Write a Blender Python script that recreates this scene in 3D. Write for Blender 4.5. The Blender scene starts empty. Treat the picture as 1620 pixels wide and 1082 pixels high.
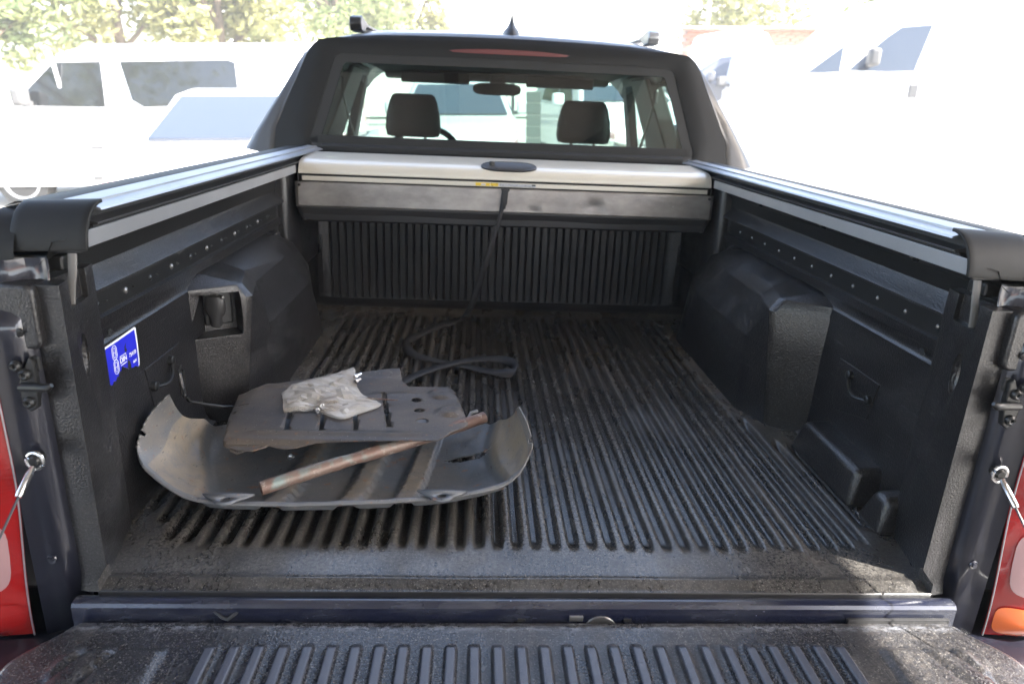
import bpy, math, random
from mathutils import Vector, Matrix, noise
rnd = random.Random(7)
S = bpy.context.scene
C = S.collection
PI = math.pi

# ------------------------------------------------------------------ camera, world, sun, exposure
cd = bpy.data.cameras.new('camera'); cam = bpy.data.objects.new('camera', cd); C.objects.link(cam)
yaw, pitch = 0.04433, 0.35091
f = Vector((math.sin(yaw)*math.cos(pitch), math.cos(yaw)*math.cos(pitch), -math.sin(pitch)))
cam.location = (-0.0675, -0.9446, 0.7591)
cam.rotation_euler = f.to_track_quat('-Z', 'Y').to_euler()
cd.sensor_width = 36; cd.lens = 36*1101.77/1620
cd.clip_start = 0.05; cd.clip_end = 600
cd.dof.use_dof = True; cd.dof.focus_distance = 1.35; cd.dof.aperture_fstop = 4.5
S.camera = cam

SUN = Vector((1.0, -0.50, 1.0)).normalized()          # towards the sun: right, behind the camera, high
W = bpy.data.worlds.new('World'); S.world = W; W.use_nodes = True
nt = W.node_tree; nt.nodes.clear()
sky = nt.nodes.new('ShaderNodeTexSky'); sky.sky_type = 'NISHITA'; sky.sun_disc = False
sky.sun_elevation = math.asin(SUN.z); sky.sun_rotation = math.atan2(SUN.x, SUN.y)
sky.air_density = 1.0; sky.dust_density = 2.5
bg = nt.nodes.new('ShaderNodeBackground'); bg.inputs[1].default_value = 0.15
ow = nt.nodes.new('ShaderNodeOutputWorld')
nt.links.new(sky.outputs[0], bg.inputs[0]); nt.links.new(bg.outputs[0], ow.inputs[0])
sd = bpy.data.lights.new('sun', 'SUN'); sd.energy = 5.0; sd.angle = math.radians(0.55); sd.color = (1, .96, .9)
so = bpy.data.objects.new('sun', sd); C.objects.link(so); so.rotation_euler = SUN.to_track_quat('Z', 'Y').to_euler()

S.view_settings.view_transform = 'Standard'; S.view_settings.look = 'None'
S.view_settings.exposure = 2.85; S.view_settings.gamma = 1; S.view_settings.use_curve_mapping = False
S.render.engine = 'CYCLES'
S.cycles.use_denoising = True; S.cycles.use_adaptive_sampling = False
S.cycles.max_bounces = 10; S.cycles.diffuse_bounces = 5; S.cycles.glossy_bounces = 4
S.cycles.transmission_bounces = 6; S.cycles.transparent_max_bounces = 12
S.cycles.sample_clamp_indirect = 6; S.cycles.caustics_reflective = False; S.cycles.caustics_refractive = False

# the truck stands a little across the slope: everything in and on it shares this tilt
TILT = Matrix.Rotation(0.0415, 4, 'Y') @ Matrix.Rotation(-0.026, 4, 'X')
ON_TRUCK = []

# ------------------------------------------------------------------ materials
def newmat(name):
    m = bpy.data.materials.new(name); m.use_nodes = True
    t = m.node_tree
    return m, t, t.nodes['Principled BSDF']
def N(t, ty, **kw):
    n = t.nodes.new(ty)
    for k, v in kw.items():
        if k in n.inputs.keys(): n.inputs[k].default_value = v
        else: setattr(n, k, v)
    return n
def noisefac(t, scale, lo, hi, detail=4, rough=.6, stretch=None):
    co = N(t, 'ShaderNodeTexCoord'); out = co.outputs['Object']
    if stretch:
        mp = N(t, 'ShaderNodeMapping'); mp.inputs['Scale'].default_value = stretch
        t.links.new(out, mp.inputs[0]); out = mp.outputs[0]
    n = N(t, 'ShaderNodeTexNoise', Scale=scale, Detail=detail, Roughness=rough)
    t.links.new(out, n.inputs['Vector'])
    r = N(t, 'ShaderNodeMapRange'); r.inputs[1].default_value = lo; r.inputs[2].default_value = hi
    t.links.new(n.outputs['Fac'], r.inputs[0])
    return r.outputs[0]
def mix(t, fac, a, b):
    m = N(t, 'ShaderNodeMix', data_type='RGBA')
    if isinstance(fac, float): m.inputs[0].default_value = fac
    else: t.links.new(fac, m.inputs[0])
    for i, v in ((6, a), (7, b)):
        if isinstance(v, tuple): m.inputs[i].default_value = (*v, 1)
        else: t.links.new(v, m.inputs[i])
    return m.outputs[2]
def mul(t, a, b):
    m = N(t, 'ShaderNodeMath', operation='MULTIPLY')
    for i, v in ((0, a), (1, b)):
        if isinstance(v, float): m.inputs[i].default_value = v
        else: t.links.new(v, m.inputs[i])
    return m.outputs[0]
def bump(t, p, kind, scale, strength, dist, prev=None, stretch=None):
    co = N(t, 'ShaderNodeTexCoord'); out = co.outputs['Object']
    if stretch:
        mp = N(t, 'ShaderNodeMapping'); mp.inputs['Scale'].default_value = stretch
        t.links.new(out, mp.inputs[0]); out = mp.outputs[0]
    if kind == 'voronoi':
        n = N(t, 'ShaderNodeTexVoronoi', Scale=scale); n.feature = 'SMOOTH_F1'; h = n.outputs['Distance']
    else:
        n = N(t, 'ShaderNodeTexNoise', Scale=scale, Detail=1.0); h = n.outputs['Fac']
    t.links.new(out, n.inputs['Vector'])
    b = N(t, 'ShaderNodeBump', Strength=strength, Distance=dist)
    t.links.new(h, b.inputs['Height'])
    if prev is not None: t.links.new(prev, b.inputs['Normal'])
    t.links.new(b.outputs[0], p.inputs['Normal'])
    return b.outputs[0]
def simple(name, col, rough=.5, metal=0., coat=0., var=.0, bmp=0., spec=.5):
    m, t, p = newmat(name)
    p.inputs['Base Color'].default_value = (*col, 1); p.inputs['Roughness'].default_value = rough
    p.inputs['Metallic'].default_value = metal; p.inputs['Coat Weight'].default_value = coat
    p.inputs['Coat Roughness'].default_value = .05
    p.inputs['Specular IOR Level'].default_value = spec
    if var:
        c = mix(t, noisefac(t, 6, .3, .7), tuple(x*(1-var) for x in col), tuple(min(1, x*(1+var)) for x in col))
        t.links.new(c, p.inputs['Base Color'])
    if bmp: bump(t, p, 'noise', 180, bmp, .001)
    return m

def liner(name, dust, grain=1., base=(.012, .011, .011), rough=.38, wear_sheen=None, attr=False):
    m, t, p = newmat(name)
    d1 = noisefac(t, 5.5, .50, .70, 5, .65, (1, .45, 1))
    d2 = noisefac(t, 90, .42, .62, 3, .7)
    dd = mul(t, mul(t, d1, d2), dust*.6)
    p.inputs['Specular IOR Level'].default_value = .62
    if attr:
        an = N(t, 'ShaderNodeAttribute'); an.attribute_name = 'dust'
        ga = mul(t, an.outputs['Fac'], noisefac(t, 60, .30, .60, 4, .7, (1, .25, 1)))
    s = noisefac(t, 420, .61, .69, 2, .5)                      # fine pale specks
    ss = mul(t, s, dust*.55)
    gr_ = noisefac(t, 260, .36, .64, 1, .5)
    c0_ = mix(t, gr_, tuple(q*.6 for q in base), tuple(min(1, q*1.7) for q in base))  # grain glints and pits put into the colour as fine mottling
    c = mix(t, dd, c0_, (.115, .100, .085))
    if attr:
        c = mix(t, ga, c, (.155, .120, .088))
        a3 = N(t, 'ShaderNodeAttribute'); a3.attribute_name = 'dust_sheen'
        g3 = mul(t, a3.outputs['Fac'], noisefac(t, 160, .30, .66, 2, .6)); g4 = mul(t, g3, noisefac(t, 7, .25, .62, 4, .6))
        c = mix(t, g4, c, (.125, .115, .102))  # pale dust on rib tops, lightened further in place of missing sky sheen
    c = mix(t, ss, c, (.30, .28, .25))
    sc = noisefac(t, 260, .70, .73, 1, .4, (1, .06, 1))
    c = mix(t, mul(t, sc, .25), c, (.16, .16, .16))
    if wear_sheen:                                                # whitened, scuffed edge at one y
        co = N(t, 'ShaderNodeTexCoord'); sx = N(t, 'ShaderNodeSeparateXYZ'); t.links.new(co.outputs['Object'], sx.inputs[0])
        a = N(t, 'ShaderNodeMath', operation='SUBTRACT'); a.inputs[1].default_value = wear_sheen[0]; t.links.new(sx.outputs[1], a.inputs[0])
        a2 = N(t, 'ShaderNodeMath', operation='ABSOLUTE'); t.links.new(a.outputs[0], a2.inputs[0])
        r2 = N(t, 'ShaderNodeMapRange'); r2.inputs[1].default_value = wear_sheen[1]*3; r2.inputs[2].default_value = wear_sheen[1]*.2; t.links.new(a2.outputs[0], r2.inputs[0])
        wn = noisefac(t, 55, .46, .66, 6, .85, (1, 2.0, 1))
        c = mix(t, mul(t, mul(t, r2.outputs[0], wn), .75), c, (.30, .31, .34))
    t.links.new(c, p.inputs['Base Color'])
    r = N(t, 'ShaderNodeMapRange'); r.inputs[3].default_value = rough - .08; r.inputs[4].default_value = rough + .2
    t.links.new(d1, r.inputs[0]); t.links.new(r.outputs[0], p.inputs['Roughness'])
    b = bump(t, p, 'noise', 290, .42*grain, .0016)
    return m

M = {}
M['floor'] = liner('liner_floor', .9, .55, (.0130, .0122, .0120), .35, None, True)
M['side'] = liner('liner_side', .22, 1.25, (.0105, .0100, .0108), .38)
M['arch'] = liner('liner_arch', .4, 1.5, (.0115, .0108, .0115), .37)
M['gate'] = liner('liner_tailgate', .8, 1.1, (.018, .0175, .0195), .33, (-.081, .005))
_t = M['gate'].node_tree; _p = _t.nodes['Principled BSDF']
_a = N(_t, 'ShaderNodeAttribute'); _a.attribute_name = 'wear_sheen'
_l = _p.inputs['Base Color'].links[0].from_socket; _t.links.new(mix(_t, _a.outputs['Fac'], _l, (.055, .060, .078)), _p.inputs['Base Color'])  # ridge tops worn smooth, with bluish sky sheen painted into their colour
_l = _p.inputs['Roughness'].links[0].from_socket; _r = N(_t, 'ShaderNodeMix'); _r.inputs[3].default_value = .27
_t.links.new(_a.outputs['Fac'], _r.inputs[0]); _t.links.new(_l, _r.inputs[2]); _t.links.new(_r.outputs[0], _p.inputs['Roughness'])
M['head'] = liner('liner_head', .35, .8, (.0105, .0098, .0100), .42)
M['paint'] = simple('dark_graphite_paint', (.012, .013, .022), .30, .3, 1.0)
M['paint_dusty'] = simple('dusty_dark_paint', (.035, .038, .060), .30, .3, .6, .3, .1)
M['satin'] = simple('satin_dark_paint', (.011, .011, .011), .38, 0, .25, .2, .15)
M['cabpaint'] = simple('cab_paint', (.040, .037, .034), .42, .1, .3)
M['black'] = simple('black_plastic', (.014, .014, .015), .42, 0, 0, .2, .3)
M['blackcap'] = simple('black_cap_plastic', (.012, .012, .012), .55, 0, 0, .15, .1, .25)
M['blacksm'] = simple('smooth_black_plastic', (.03, .029, .029), .38, 0, 0, .15, .1)
M['surround'] = simple('black_window_surround', (.006, .006, .006), .5, 0, 0, 0, 0, .3)
M['rubber'] = simple('rubber', (.010, .010, .010), .7)
M['tyre'] = simple('tyre', (.03, .03, .03), .8)
M['alu'] = simple('anodised_aluminium', (.40, .41, .43), .42, .8, 0, .08, .05)
M['alud'] = simple('grey_aluminium', (.42, .43, .45), .36, .7, 0, .08, .05)
M['lid'] = simple('silver_cover_lacquer', (.62, .58, .50), .30, .2, .2, .02)
M['chrome'] = simple('bright_steel', (.7, .7, .7), .22, 1.)
M['steel'] = simple('dull_steel', (.32, .31, .30), .4, .9, 0, .2, .2)
M['bolt'] = simple('black_bolt', (.03, .03, .03), .3, .5)
M['boltpale'] = simple('worn_bolt', (.22, .21, .20), .35, .8)
M['strap'] = simple('black_webbing', (.020, .020, .022), .6, 0, 0, .3, .3)
M['seat'] = simple('black_leather', (.018, .018, .019), .5, 0, 0, .2, .4)
M['trim'] = simple('cabin_trim', (.030, .031, .031), .6, 0, 0, .1)
M['headliner'] = simple('headliner', (.045, .05, .05), .85)
M['dash'] = simple('dash_plastic', (.07, .085, .09), .5)
M['red'] = simple('red_lens', (.26, .008, .008), .12, 0, 1.)
M['redm'] = simple('brake_light_lens', (.075, .003, .003), .35, 0, .1)
_m = M['red']; bump(_m.node_tree, _m.node_tree.nodes['Principled BSDF'], 'noise', 6, .15, .003, None, (.2, .2, 40))
M['clear'] = simple('clear_lens', (.34, .20, .20), .10, 0, 1.)
M['orange'] = simple('orange_lens', (.75, .16, .04), .12, 0, 1.)
M['white'] = simple('white_car_paint', (.80, .80, .80), .3, 0, 1.)
M['silver'] = simple('silver_car_paint', (.62, .62, .62), .3, .1, 1.)
M['greyp'] = simple('grey_car_paint', (.10, .105, .12), .3, .3, 1.)
M['bumper'] = simple('grey_bumper', (.09, .09, .09), .6)
M['darkglass'] = simple('dark_car_glass', (.02, .022, .024), .04, 0, .6)
M['paleglass'] = simple('pale_car_glass', (.045, .055, .075), .08, 0, .4)
M['midglass'] = simple('grey_car_glass', (.022, .027, .036), .06, 0, .5)
M['blue'] = simple('sticker_blue', (.018, .022, .50), .45, 0, 0, .15)
M['stwhite'] = simple('sticker_white', (.75, .75, .78), .45)
M['yellow'] = simple('sticker_yellow', (.72, .50, .04), .5)
M['grey'] = simple('sticker_grey', (.45, .46, .50), .5)
M['tube'] = simple('grey_hose', (.16, .155, .15), .5)
M['ink'] = simple('sticker_ink', (.03, .03, .03), .5)
M['concrete'] = simple('pale_concrete', (.50, .485, .45), .9, 0, 0, .12)
M['dark_floor'] = simple('added_dark_slab', (.065, .062, .06), .85, 0, 0, .3)
M['ceiling'] = simple('canopy_sheet', (.46, .42, .38), .8, 0, 0, .08)
M['beam'] = simple('dark_steel_beam', (.05, .045, .042), .6)
M['wallsheet'] = simple('corrugated_grey', (.24, .235, .235), .6, 0, 0, .1)
M['render'] = simple('white_render', (.74, .73, .70), .9, 0, 0, .06)
M['winglass'] = simple('building_glass', (.13, .14, .13), .12)
M['brick'] = simple('brick', (.42, .22, .16), .9, 0, 0, .25)
M['mortar'] = simple('mortar', (.45, .42, .38), .9)
M['tile'] = simple('terracotta', (.40, .17, .11), .85, 0, 0, .3)
M['block'] = simple('concrete_block', (.115, .125, .12), .9, 0, 0, .15)
M['bark'] = simple('bark', (.12, .09, .06), .9)
M['tblue'] = simple('blue_awning', (.03, .12, .55), .7)
M['tred'] = simple('red_awning', (.55, .10, .08), .7)
M['pole'] = simple('grey_pole', (.30, .34, .24), .6)
def leafmat(name, a, b):
    m, t, p = newmat(name)
    c = mix(t, noisefac(t, 1.7, .35, .65), a, b)
    t.links.new(c, p.inputs['Base Color']); p.inputs['Roughness'].default_value = .6
    tr = N(t, 'ShaderNodeBsdfTranslucent'); t.links.new(c, tr.inputs[0])
    mx = N(t, 'ShaderNodeMixShader'); mx.inputs[0].default_value = .35
    t.links.new(p.outputs[0], mx.inputs[1]); t.links.new(tr.outputs[0], mx.inputs[2])
    t.links.new(mx.outputs[0], t.nodes['Material Output'].inputs[0])
    return m
M['leaf_a'] = leafmat('leaves_olive', (.17, .19, .07), (.33, .31, .12))
M['leaf_b'] = leafmat('leaves_green', (.15, .21, .09), (.32, .34, .14))

# grime-covered pressed steel of the big shield
def shieldmat(name, base, dustc, lo, hi, rust, metal, rough, attr=False):
    m, t, p = newmat(name)
    d = noisefac(t, 7, lo, hi, 6, .62)
    if attr:
        an = N(t, 'ShaderNodeAttribute'); an.attribute_name = 'dust'
        n3 = noisefac(t, 24, .2, .55, 5, .7); d2 = mul(t, an.outputs['Fac'], n3)
        mx_ = N(t, 'ShaderNodeMath', operation='MAXIMUM'); t.links.new(d2, mx_.inputs[0]); t.links.new(mul(t, d, .30), mx_.inputs[1]); d = mx_.outputs[0]
    c = mix(t, d, base, dustc)
    r = noisefac(t, 38, .64, .70, 3, .6)
    c = mix(t, mul(t, r, rust), c, (.26, .11, .045))
    k = noisefac(t, 200, .64, .72, 2, .6)
    c = mix(t, mul(t, k, .5), c, (.36, .32, .27))
    k2 = noisefac(t, 150, .66, .72, 2, .6, (1, .3, 1))
    c = mix(t, mul(t, k2, .6), c, (.025, .022, .02))
    t.links.new(c, p.inputs['Base Color'])
    p.inputs['Metallic'].default_value = metal; p.inputs['Roughness'].default_value = rough
    b = bump(t, p, 'noise', 150, .25, .001)
    bump(t, p, 'noise', 14, .3, .004, b)
    return m
M['shield'] = shieldmat('grimy_grey_steel', (.115, .128, .147), (.27, .222, .165), .44, .64, .55, .15, .45, True)
M['shield2'] = shieldmat('rusty_dark_steel', (.055, .052, .052), (.130, .105, .083), .40, .68, .6, .2, .5)
# galvanised flap with smudges
m, t, p = newmat('galvanised_sheet')
c = mix(t, noisefac(t, 9, .35, .7, 5, .6, (1, 1, 2)), (.25, .235, .225), (.42, .395, .37))
c = mix(t, mul(t, noisefac(t, 60, .70, .74, 3, .5, (.3, 1, 1)), .5), c, (.75, .74, .72))
t.links.new(c, p.inputs['Base Color']); p.inputs['Metallic'].default_value = .75
rg = N(t, 'ShaderNodeMapRange'); rg.inputs[3].default_value = .28; rg.inputs[4].default_value = .5; t.links.new(noisefac(t, 9, .3, .7, 4), rg.inputs[0]); t.links.new(rg.outputs[0], p.inputs['Roughness'])
bump(t, p, 'noise', 5, .5, .008); M['galv'] = m
# copper pipe with verdigris
m, t, p = newmat('old_copper')
c = mix(t, noisefac(t, 9, .40, .62, 5, .6), (.15, .082, .062), (.21, .15, .12))
c = mix(t, noisefac(t, 17, .54, .66, 4, .6), c, (.20, .24, .22))
c = mix(t, noisefac(t, 60, .6, .68, 3, .6), c, (.33, .28, .24))
t.links.new(c, p.inputs['Base Color']); p.inputs['Metallic'].default_value = .25; p.inputs['Roughness'].default_value = .48
bump(t, p, 'noise', 90, .3, .001); M['copper'] = m
# cloudy plastic film
m, t, p = newmat('cloudy_film')
c = mix(t, noisefac(t, 12, .50, .70, 2, .5), (.76, .73, .68), (.44, .35, .26))
t.links.new(c, p.inputs['Base Color']); p.inputs['Roughness'].default_value = .12
tr = N(t, 'ShaderNodeBsdfTransparent'); tr.inputs[0].default_value = (.9, .87, .82, 1)
mx = N(t, 'ShaderNodeMixShader')
r = N(t, 'ShaderNodeMapRange'); r.inputs[3].default_value = .22; r.inputs[4].default_value = .72
lw = N(t, 'ShaderNodeLayerWeight'); lw.inputs[0].default_value = .5; t.links.new(lw.outputs['Facing'], r.inputs[0]); t.links.new(r.outputs[0], mx.inputs[0])
t.links.new(tr.outputs[0], mx.inputs[1]); t.links.new(p.outputs[0], mx.inputs[2])
t.links.new(mx.outputs[0], t.nodes['Material Output'].inputs[0])
bump(t, p, 'noise', 110, .25, .001); M['film'] = m
# window glass of the cab
def glass(name, tint, refl=1.5):
    m, t, p = newmat(name); t.nodes.remove(p)
    tr = N(t, 'ShaderNodeBsdfTransparent'); tr.inputs[0].default_value = (*tint, 1)
    gl = N(t, 'ShaderNodeBsdfGlossy'); gl.inputs['Roughness'].default_value = .02
    lw = N(t, 'ShaderNodeLayerWeight'); lw.inputs[0].default_value = .5
    pw = N(t, 'ShaderNodeMath', operation='POWER'); pw.inputs[1].default_value = 5.; t.links.new(lw.outputs['Facing'], pw.inputs[0])
    fr = N(t, 'ShaderNodeMapRange'); fr.inputs[3].default_value = refl; fr.inputs[4].default_value = 1.; t.links.new(pw.outputs[0], fr.inputs[0])
    mx = N(t, 'ShaderNodeMixShader')
    t.links.new(fr.outputs[0], mx.inputs[0]); t.links.new(tr.outputs[0], mx.inputs[1]); t.links.new(gl.outputs[0], mx.inputs[2])
    t.links.new(mx.outputs[0], t.nodes['Material Output'].inputs[0])
    return m
M['glass'] = glass('rear_window_glass', (.31, .42, .38), .085)
M['glass2'] = glass('cab_glass', (.88, .95, .93), .05)
# ground
m, t, p = newmat('sunlit_yard')
c = mix(t, noisefac(t, .5, .3, .7, 6), (.40, .38, .34), (.52, .50, .46))
t.links.new(c, p.inputs['Base Color']); p.inputs['Roughness'].default_value = .95
bump(t, p, 'noise', 30, .4, .01); M['ground'] = m

# ------------------------------------------------------------------ mesh helpers
class MB:
    def __init__(s): s.v = []; s.f = []
    def add(s, vs, fs):
        o = len(s.v); s.v += [tuple(v) for v in vs]; s.f += [tuple(i+o for i in f) for f in fs]; return s
    def box(s, c, d, rot=None):
        pts = []
        for z in (-.5, .5):
            for x, y in ((-.5, -.5), (.5, -.5), (.5, .5), (-.5, .5)):
                q = Vector((x*d[0], y*d[1], z*d[2]))
                if rot is not None: q = rot @ q
                pts.append(Vector(c)+q)
        return s.add(pts, [(3, 2, 1, 0), (4, 5, 6, 7), (0, 1, 5, 4), (1, 2, 6, 5), (2, 3, 7, 6), (3, 0, 4, 7)])
    def prism(s, poly, place, a, b):
        n = len(poly)
        vs = [place(u, v, a) for u, v in poly]+[place(u, v, b) for u, v in poly]
        return s.add(vs, [tuple(range(n))[::-1], tuple(range(n, 2*n))]+[(i, (i+1) % n, n+(i+1) % n, n+i) for i in range(n)])
    def strip(s, poly, place, a, b):                       # open profile swept from a to b
        n = len(poly)
        vs = [place(u, v, a) for u, v in poly]+[place(u, v, b) for u, v in poly]
        return s.add(vs, [(i, i+1, n+i+1, n+i) for i in range(n-1)])
    def grid(s, fn, us, vs):
        nu, nv = len(us), len(vs)
        return s.add([fn(u, v) for v in vs for u in us],
                     [(j*nu+i, j*nu+i+1, (j+1)*nu+i+1, (j+1)*nu+i) for j in range(nv-1) for i in range(nu-1)])
    def tube(s, pts, r, n=10, cap=True, closed=False):
        pts = [Vector(p) for p in pts]; L = len(pts); base = len(s.v); up = Vector((0, 0, 1))
        rs = r if isinstance(r, (list, tuple)) else [r]*L
        vs = []
        for i, p in enumerate(pts):
            if closed: d = pts[(i+1) % L]-pts[i-1]
            else: d = pts[min(i+1, L-1)]-pts[max(i-1, 0)]
            d.normalize()
            a = d.cross(up if abs(d.z) < .95 else Vector((1, 0, 0))).normalized(); b = a.cross(d)
            for k in range(n):
                t = 2*PI*k/n; vs.append(p+a*math.cos(t)*rs[i]+b*math.sin(t)*rs[i])
        fs = []
        for i in range(L if closed else L-1):
            j = (i+1) % L
            for k in range(n): fs.append((i*n+k, i*n+(k+1) % n, j*n+(k+1) % n, j*n+k))
        if cap and not closed: fs += [tuple(range(n))[::-1], tuple((L-1)*n+k for k in range(n))]
        return s.add(vs, fs)
    def rings(s, rings, cap0=True, cap1=True, closed=True):
        n = len(rings[0]); vs = [q for r in rings for q in r]; fs = []
        for i in range(len(rings)-1):
            for k in range(n if closed else n-1):
                fs.append((i*n+k, i*n+(k+1) % n, (i+1)*n+(k+1) % n, (i+1)*n+k))
        if cap0: fs.append(tuple(range(n))[::-1])
        if cap1: fs.append(tuple((len(rings)-1)*n+k for k in range(n)))
        return s.add(vs, fs)
    def ball(s, c, r, sq=(1, 1, 1), nu=12, nv=8):
        vs = []
        for j in range(nv+1):
            a = PI*j/nv
            for i in range(nu):
                b = 2*PI*i/nu; vs.append((c[0]+r*sq[0]*math.sin(a)*math.cos(b), c[1]+r*sq[1]*math.sin(a)*math.sin(b), c[2]+r*sq[2]*math.cos(a)))
        return s.add(vs, [(j*nu+i, (j+1)*nu+i, (j+1)*nu+(i+1) % nu, j*nu+(i+1) % nu) for j in range(nv) for i in range(nu)])
    def disc_stack(s, c, axis, prof, n=20):                # lathe about axis ('x','y','z'); prof = (offset, radius)
        R = []
        for o, r in prof:
            ring = []
            for k in range(n):
                a = 2*PI*k/n; u, v = r*math.cos(a), r*math.sin(a)
                ring.append({'x': (c[0]+o, c[1]+u, c[2]+v), 'y': (c[0]+u, c[1]+o, c[2]+v), 'z': (c[0]+u, c[1]+v, c[2]+o)}[axis])
            R.append(ring)
        return s.rings(R)
    def build(s, name, mat, parent=None, smooth=35, bevel=0, seg=2, solid=0, subsurf=0, fix=True):
        me = bpy.data.meshes.new(name); me.from_pydata(s.v, [], s.f); me.update()
        if fix:
            import bmesh
            bm = bmesh.new(); bm.from_mesh(me); bmesh.ops.remove_doubles(bm, verts=bm.verts, dist=1e-5)
            bmesh.ops.recalc_face_normals(bm, faces=bm.faces); bm.to_mesh(me); bm.free()
        o = bpy.data.objects.new(name, me); C.objects.link(o)
        me.materials.append(mat)
        if smooth:
            me.polygons.foreach_set('use_smooth', [True]*len(me.polygons))
            try: me.set_sharp_from_angle(angle=math.radians(smooth))
            except Exception: pass
        if solid:
            q = o.modifiers.new('thickness', 'SOLIDIFY'); q.thickness = solid; q.offset = -1
        if bevel:
            q = o.modifiers.new('bevel', 'BEVEL'); q.width = bevel; q.segments = seg; q.limit_method = 'ANGLE'; q.angle_limit = math.radians(25)
            q.harden_normals = False
        if subsurf:
            q = o.modifiers.new('sub', 'SUBSURF'); q.levels = subsurf; q.render_levels = subsurf
        if parent: o.parent = parent
        return o
XY = lambda u, v, w: (u, v, w)
YZ = lambda u, v, w: (w, u, v)         # poly in (y,z), swept in x
XZ = lambda u, v, w: (u, w, v)         # poly in (x,z), swept in y
def tag(o, label=None, cat=None, group=None, kind=None):
    for k, v in (('label', label), ('category', cat), ('group', group), ('kind', kind)):
        if v: o[k] = v
    return o
def empty(name, loc=(0, 0, 0), rz=0):
    o = bpy.data.objects.new(name, None); C.objects.link(o); o.location = loc; o.rotation_euler = (0, 0, rz)
    o.empty_display_size = .1
    return o
def on_truck(o): ON_TRUCK.append(o); return o
def cut(o, cutters):
    for cb in cutters:
        co = cb.build('cutter', M['black'], None, 0)
        q = o.modifiers.new('cut', 'BOOLEAN'); q.operation = 'DIFFERENCE'; q.solver = 'EXACT'; q.object = co
        dg = bpy.context.evaluated_depsgraph_get(); me = bpy.data.meshes.new_from_object(o.evaluated_get(dg))
        o.modifiers.remove(q); o.data = me
        bpy.data.objects.remove(co)
def smoothstep(a, b, x):
    t = max(0., min(1., (x-a)/(b-a))); return t*t*(3-2*t)
def arc(cx, cy, r, a0, a1, n):
    return [(cx+r*math.cos(math.radians(a0+(a1-a0)*i/n)), cy+r*math.sin(math.radians(a0+(a1-a0)*i/n))) for i in range(n+1)]
def rrect(cx, cy, w, h, r, n=4):
    o = []
    for (sx, sy, a) in ((1, 1, 0), (-1, 1, 90), (-1, -1, 180), (1, -1, 270)):
        o += arc(cx+sx*(w/2-r), cy+sy*(h/2-r), r, a, a+90, n)
    return o
def sheet(outline, holes, res=.02):
    """flat sheet with holes; returns verts2d, tris (even-odd curve fill)"""
    cu = bpy.data.curves.new('tmp', 'CURVE'); cu.dimensions = '2D'; cu.fill_mode = 'BOTH'
    for loop in [outline]+holes:
        sp = cu.splines.new('POLY'); sp.points.add(len(loop)-1); sp.use_cyclic_u = True
        for i, (x, y) in enumerate(loop): sp.points[i].co = (x, y, 0, 1)
    ob = bpy.data.objects.new('tmp', cu); C.objects.link(ob)
    dg = bpy.context.evaluated_depsgraph_get(); me = bpy.data.meshes.new_from_object(ob.evaluated_get(dg))
    v = [tuple(p.co[:2]) for p in me.vertices]; fc = [tuple(p.vertices) for p in me.polygons]
    bpy.data.objects.remove(ob); bpy.data.meshes.remove(me)
    return v, fc
def dense(loop, d=.012):
    o = []
    for i, a in enumerate(loop):
        b = loop[(i+1) % len(loop)]; n = max(1, int(math.dist(a, b)/d))
        o += [(a[0]+(b[0]-a[0])*k/n, a[1]+(b[1]-a[1])*k/n) for k in range(n)]
    return o
def text(body, size, mat, name, mtx, parent, ext=.0003, bold=0.):
    cu = bpy.data.curves.new(name, 'FONT'); cu.body = body; cu.size = size; cu.extrude = ext; cu.offset = bold
    cu.align_x = 'CENTER'; cu.align_y = 'CENTER'; cu.materials.append(mat)
    o = bpy.data.objects.new(name, cu); C.objects.link(o); o.matrix_world = mtx
    dg = bpy.context.evaluated_depsgraph_get(); me = bpy.data.meshes.new_from_object(o.evaluated_get(dg))
    bpy.data.objects.remove(o)
    ob = bpy.data.objects.new(name, me); C.objects.link(ob); ob.matrix_local = mtx; ob.parent = parent
    return ob

# ================================================================== THE YARD (world coordinates)
def gz(x, y):
    return -.86 + .21*smoothstep(2.5, 7, y) + .22*smoothstep(1.5, 4.5, x)*smoothstep(2, 6, y)
g = MB(); xs = [-150, -80, -40, -20]+[-14+i for i in range(33)]+[25, 40, 80, 150]; ys = [-120, -60, -30]+[-12+i for i in range(50)]+[50, 80, 140, 260]
g.grid(lambda x, y: (x, y, gz(x, y)), xs, ys)
gr = g.build('ground', M['ground'], None, 60); tag(gr, kind='structure')
# wooded rise behind the yard
h = MB(); hx = [-160+i*8 for i in range(41)]; hy = [70, 80, 90, 105, 125, 150]
h.grid(lambda x, y: (x, y, -2+12*smoothstep(70, 130, y)*(1+.3*math.sin(x*.05))+1.5*math.sin(x*.21+y*.1)), hx, hy)
tag(h.build('hill', M['leaf_b'], None, 60), kind='structure')

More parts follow.
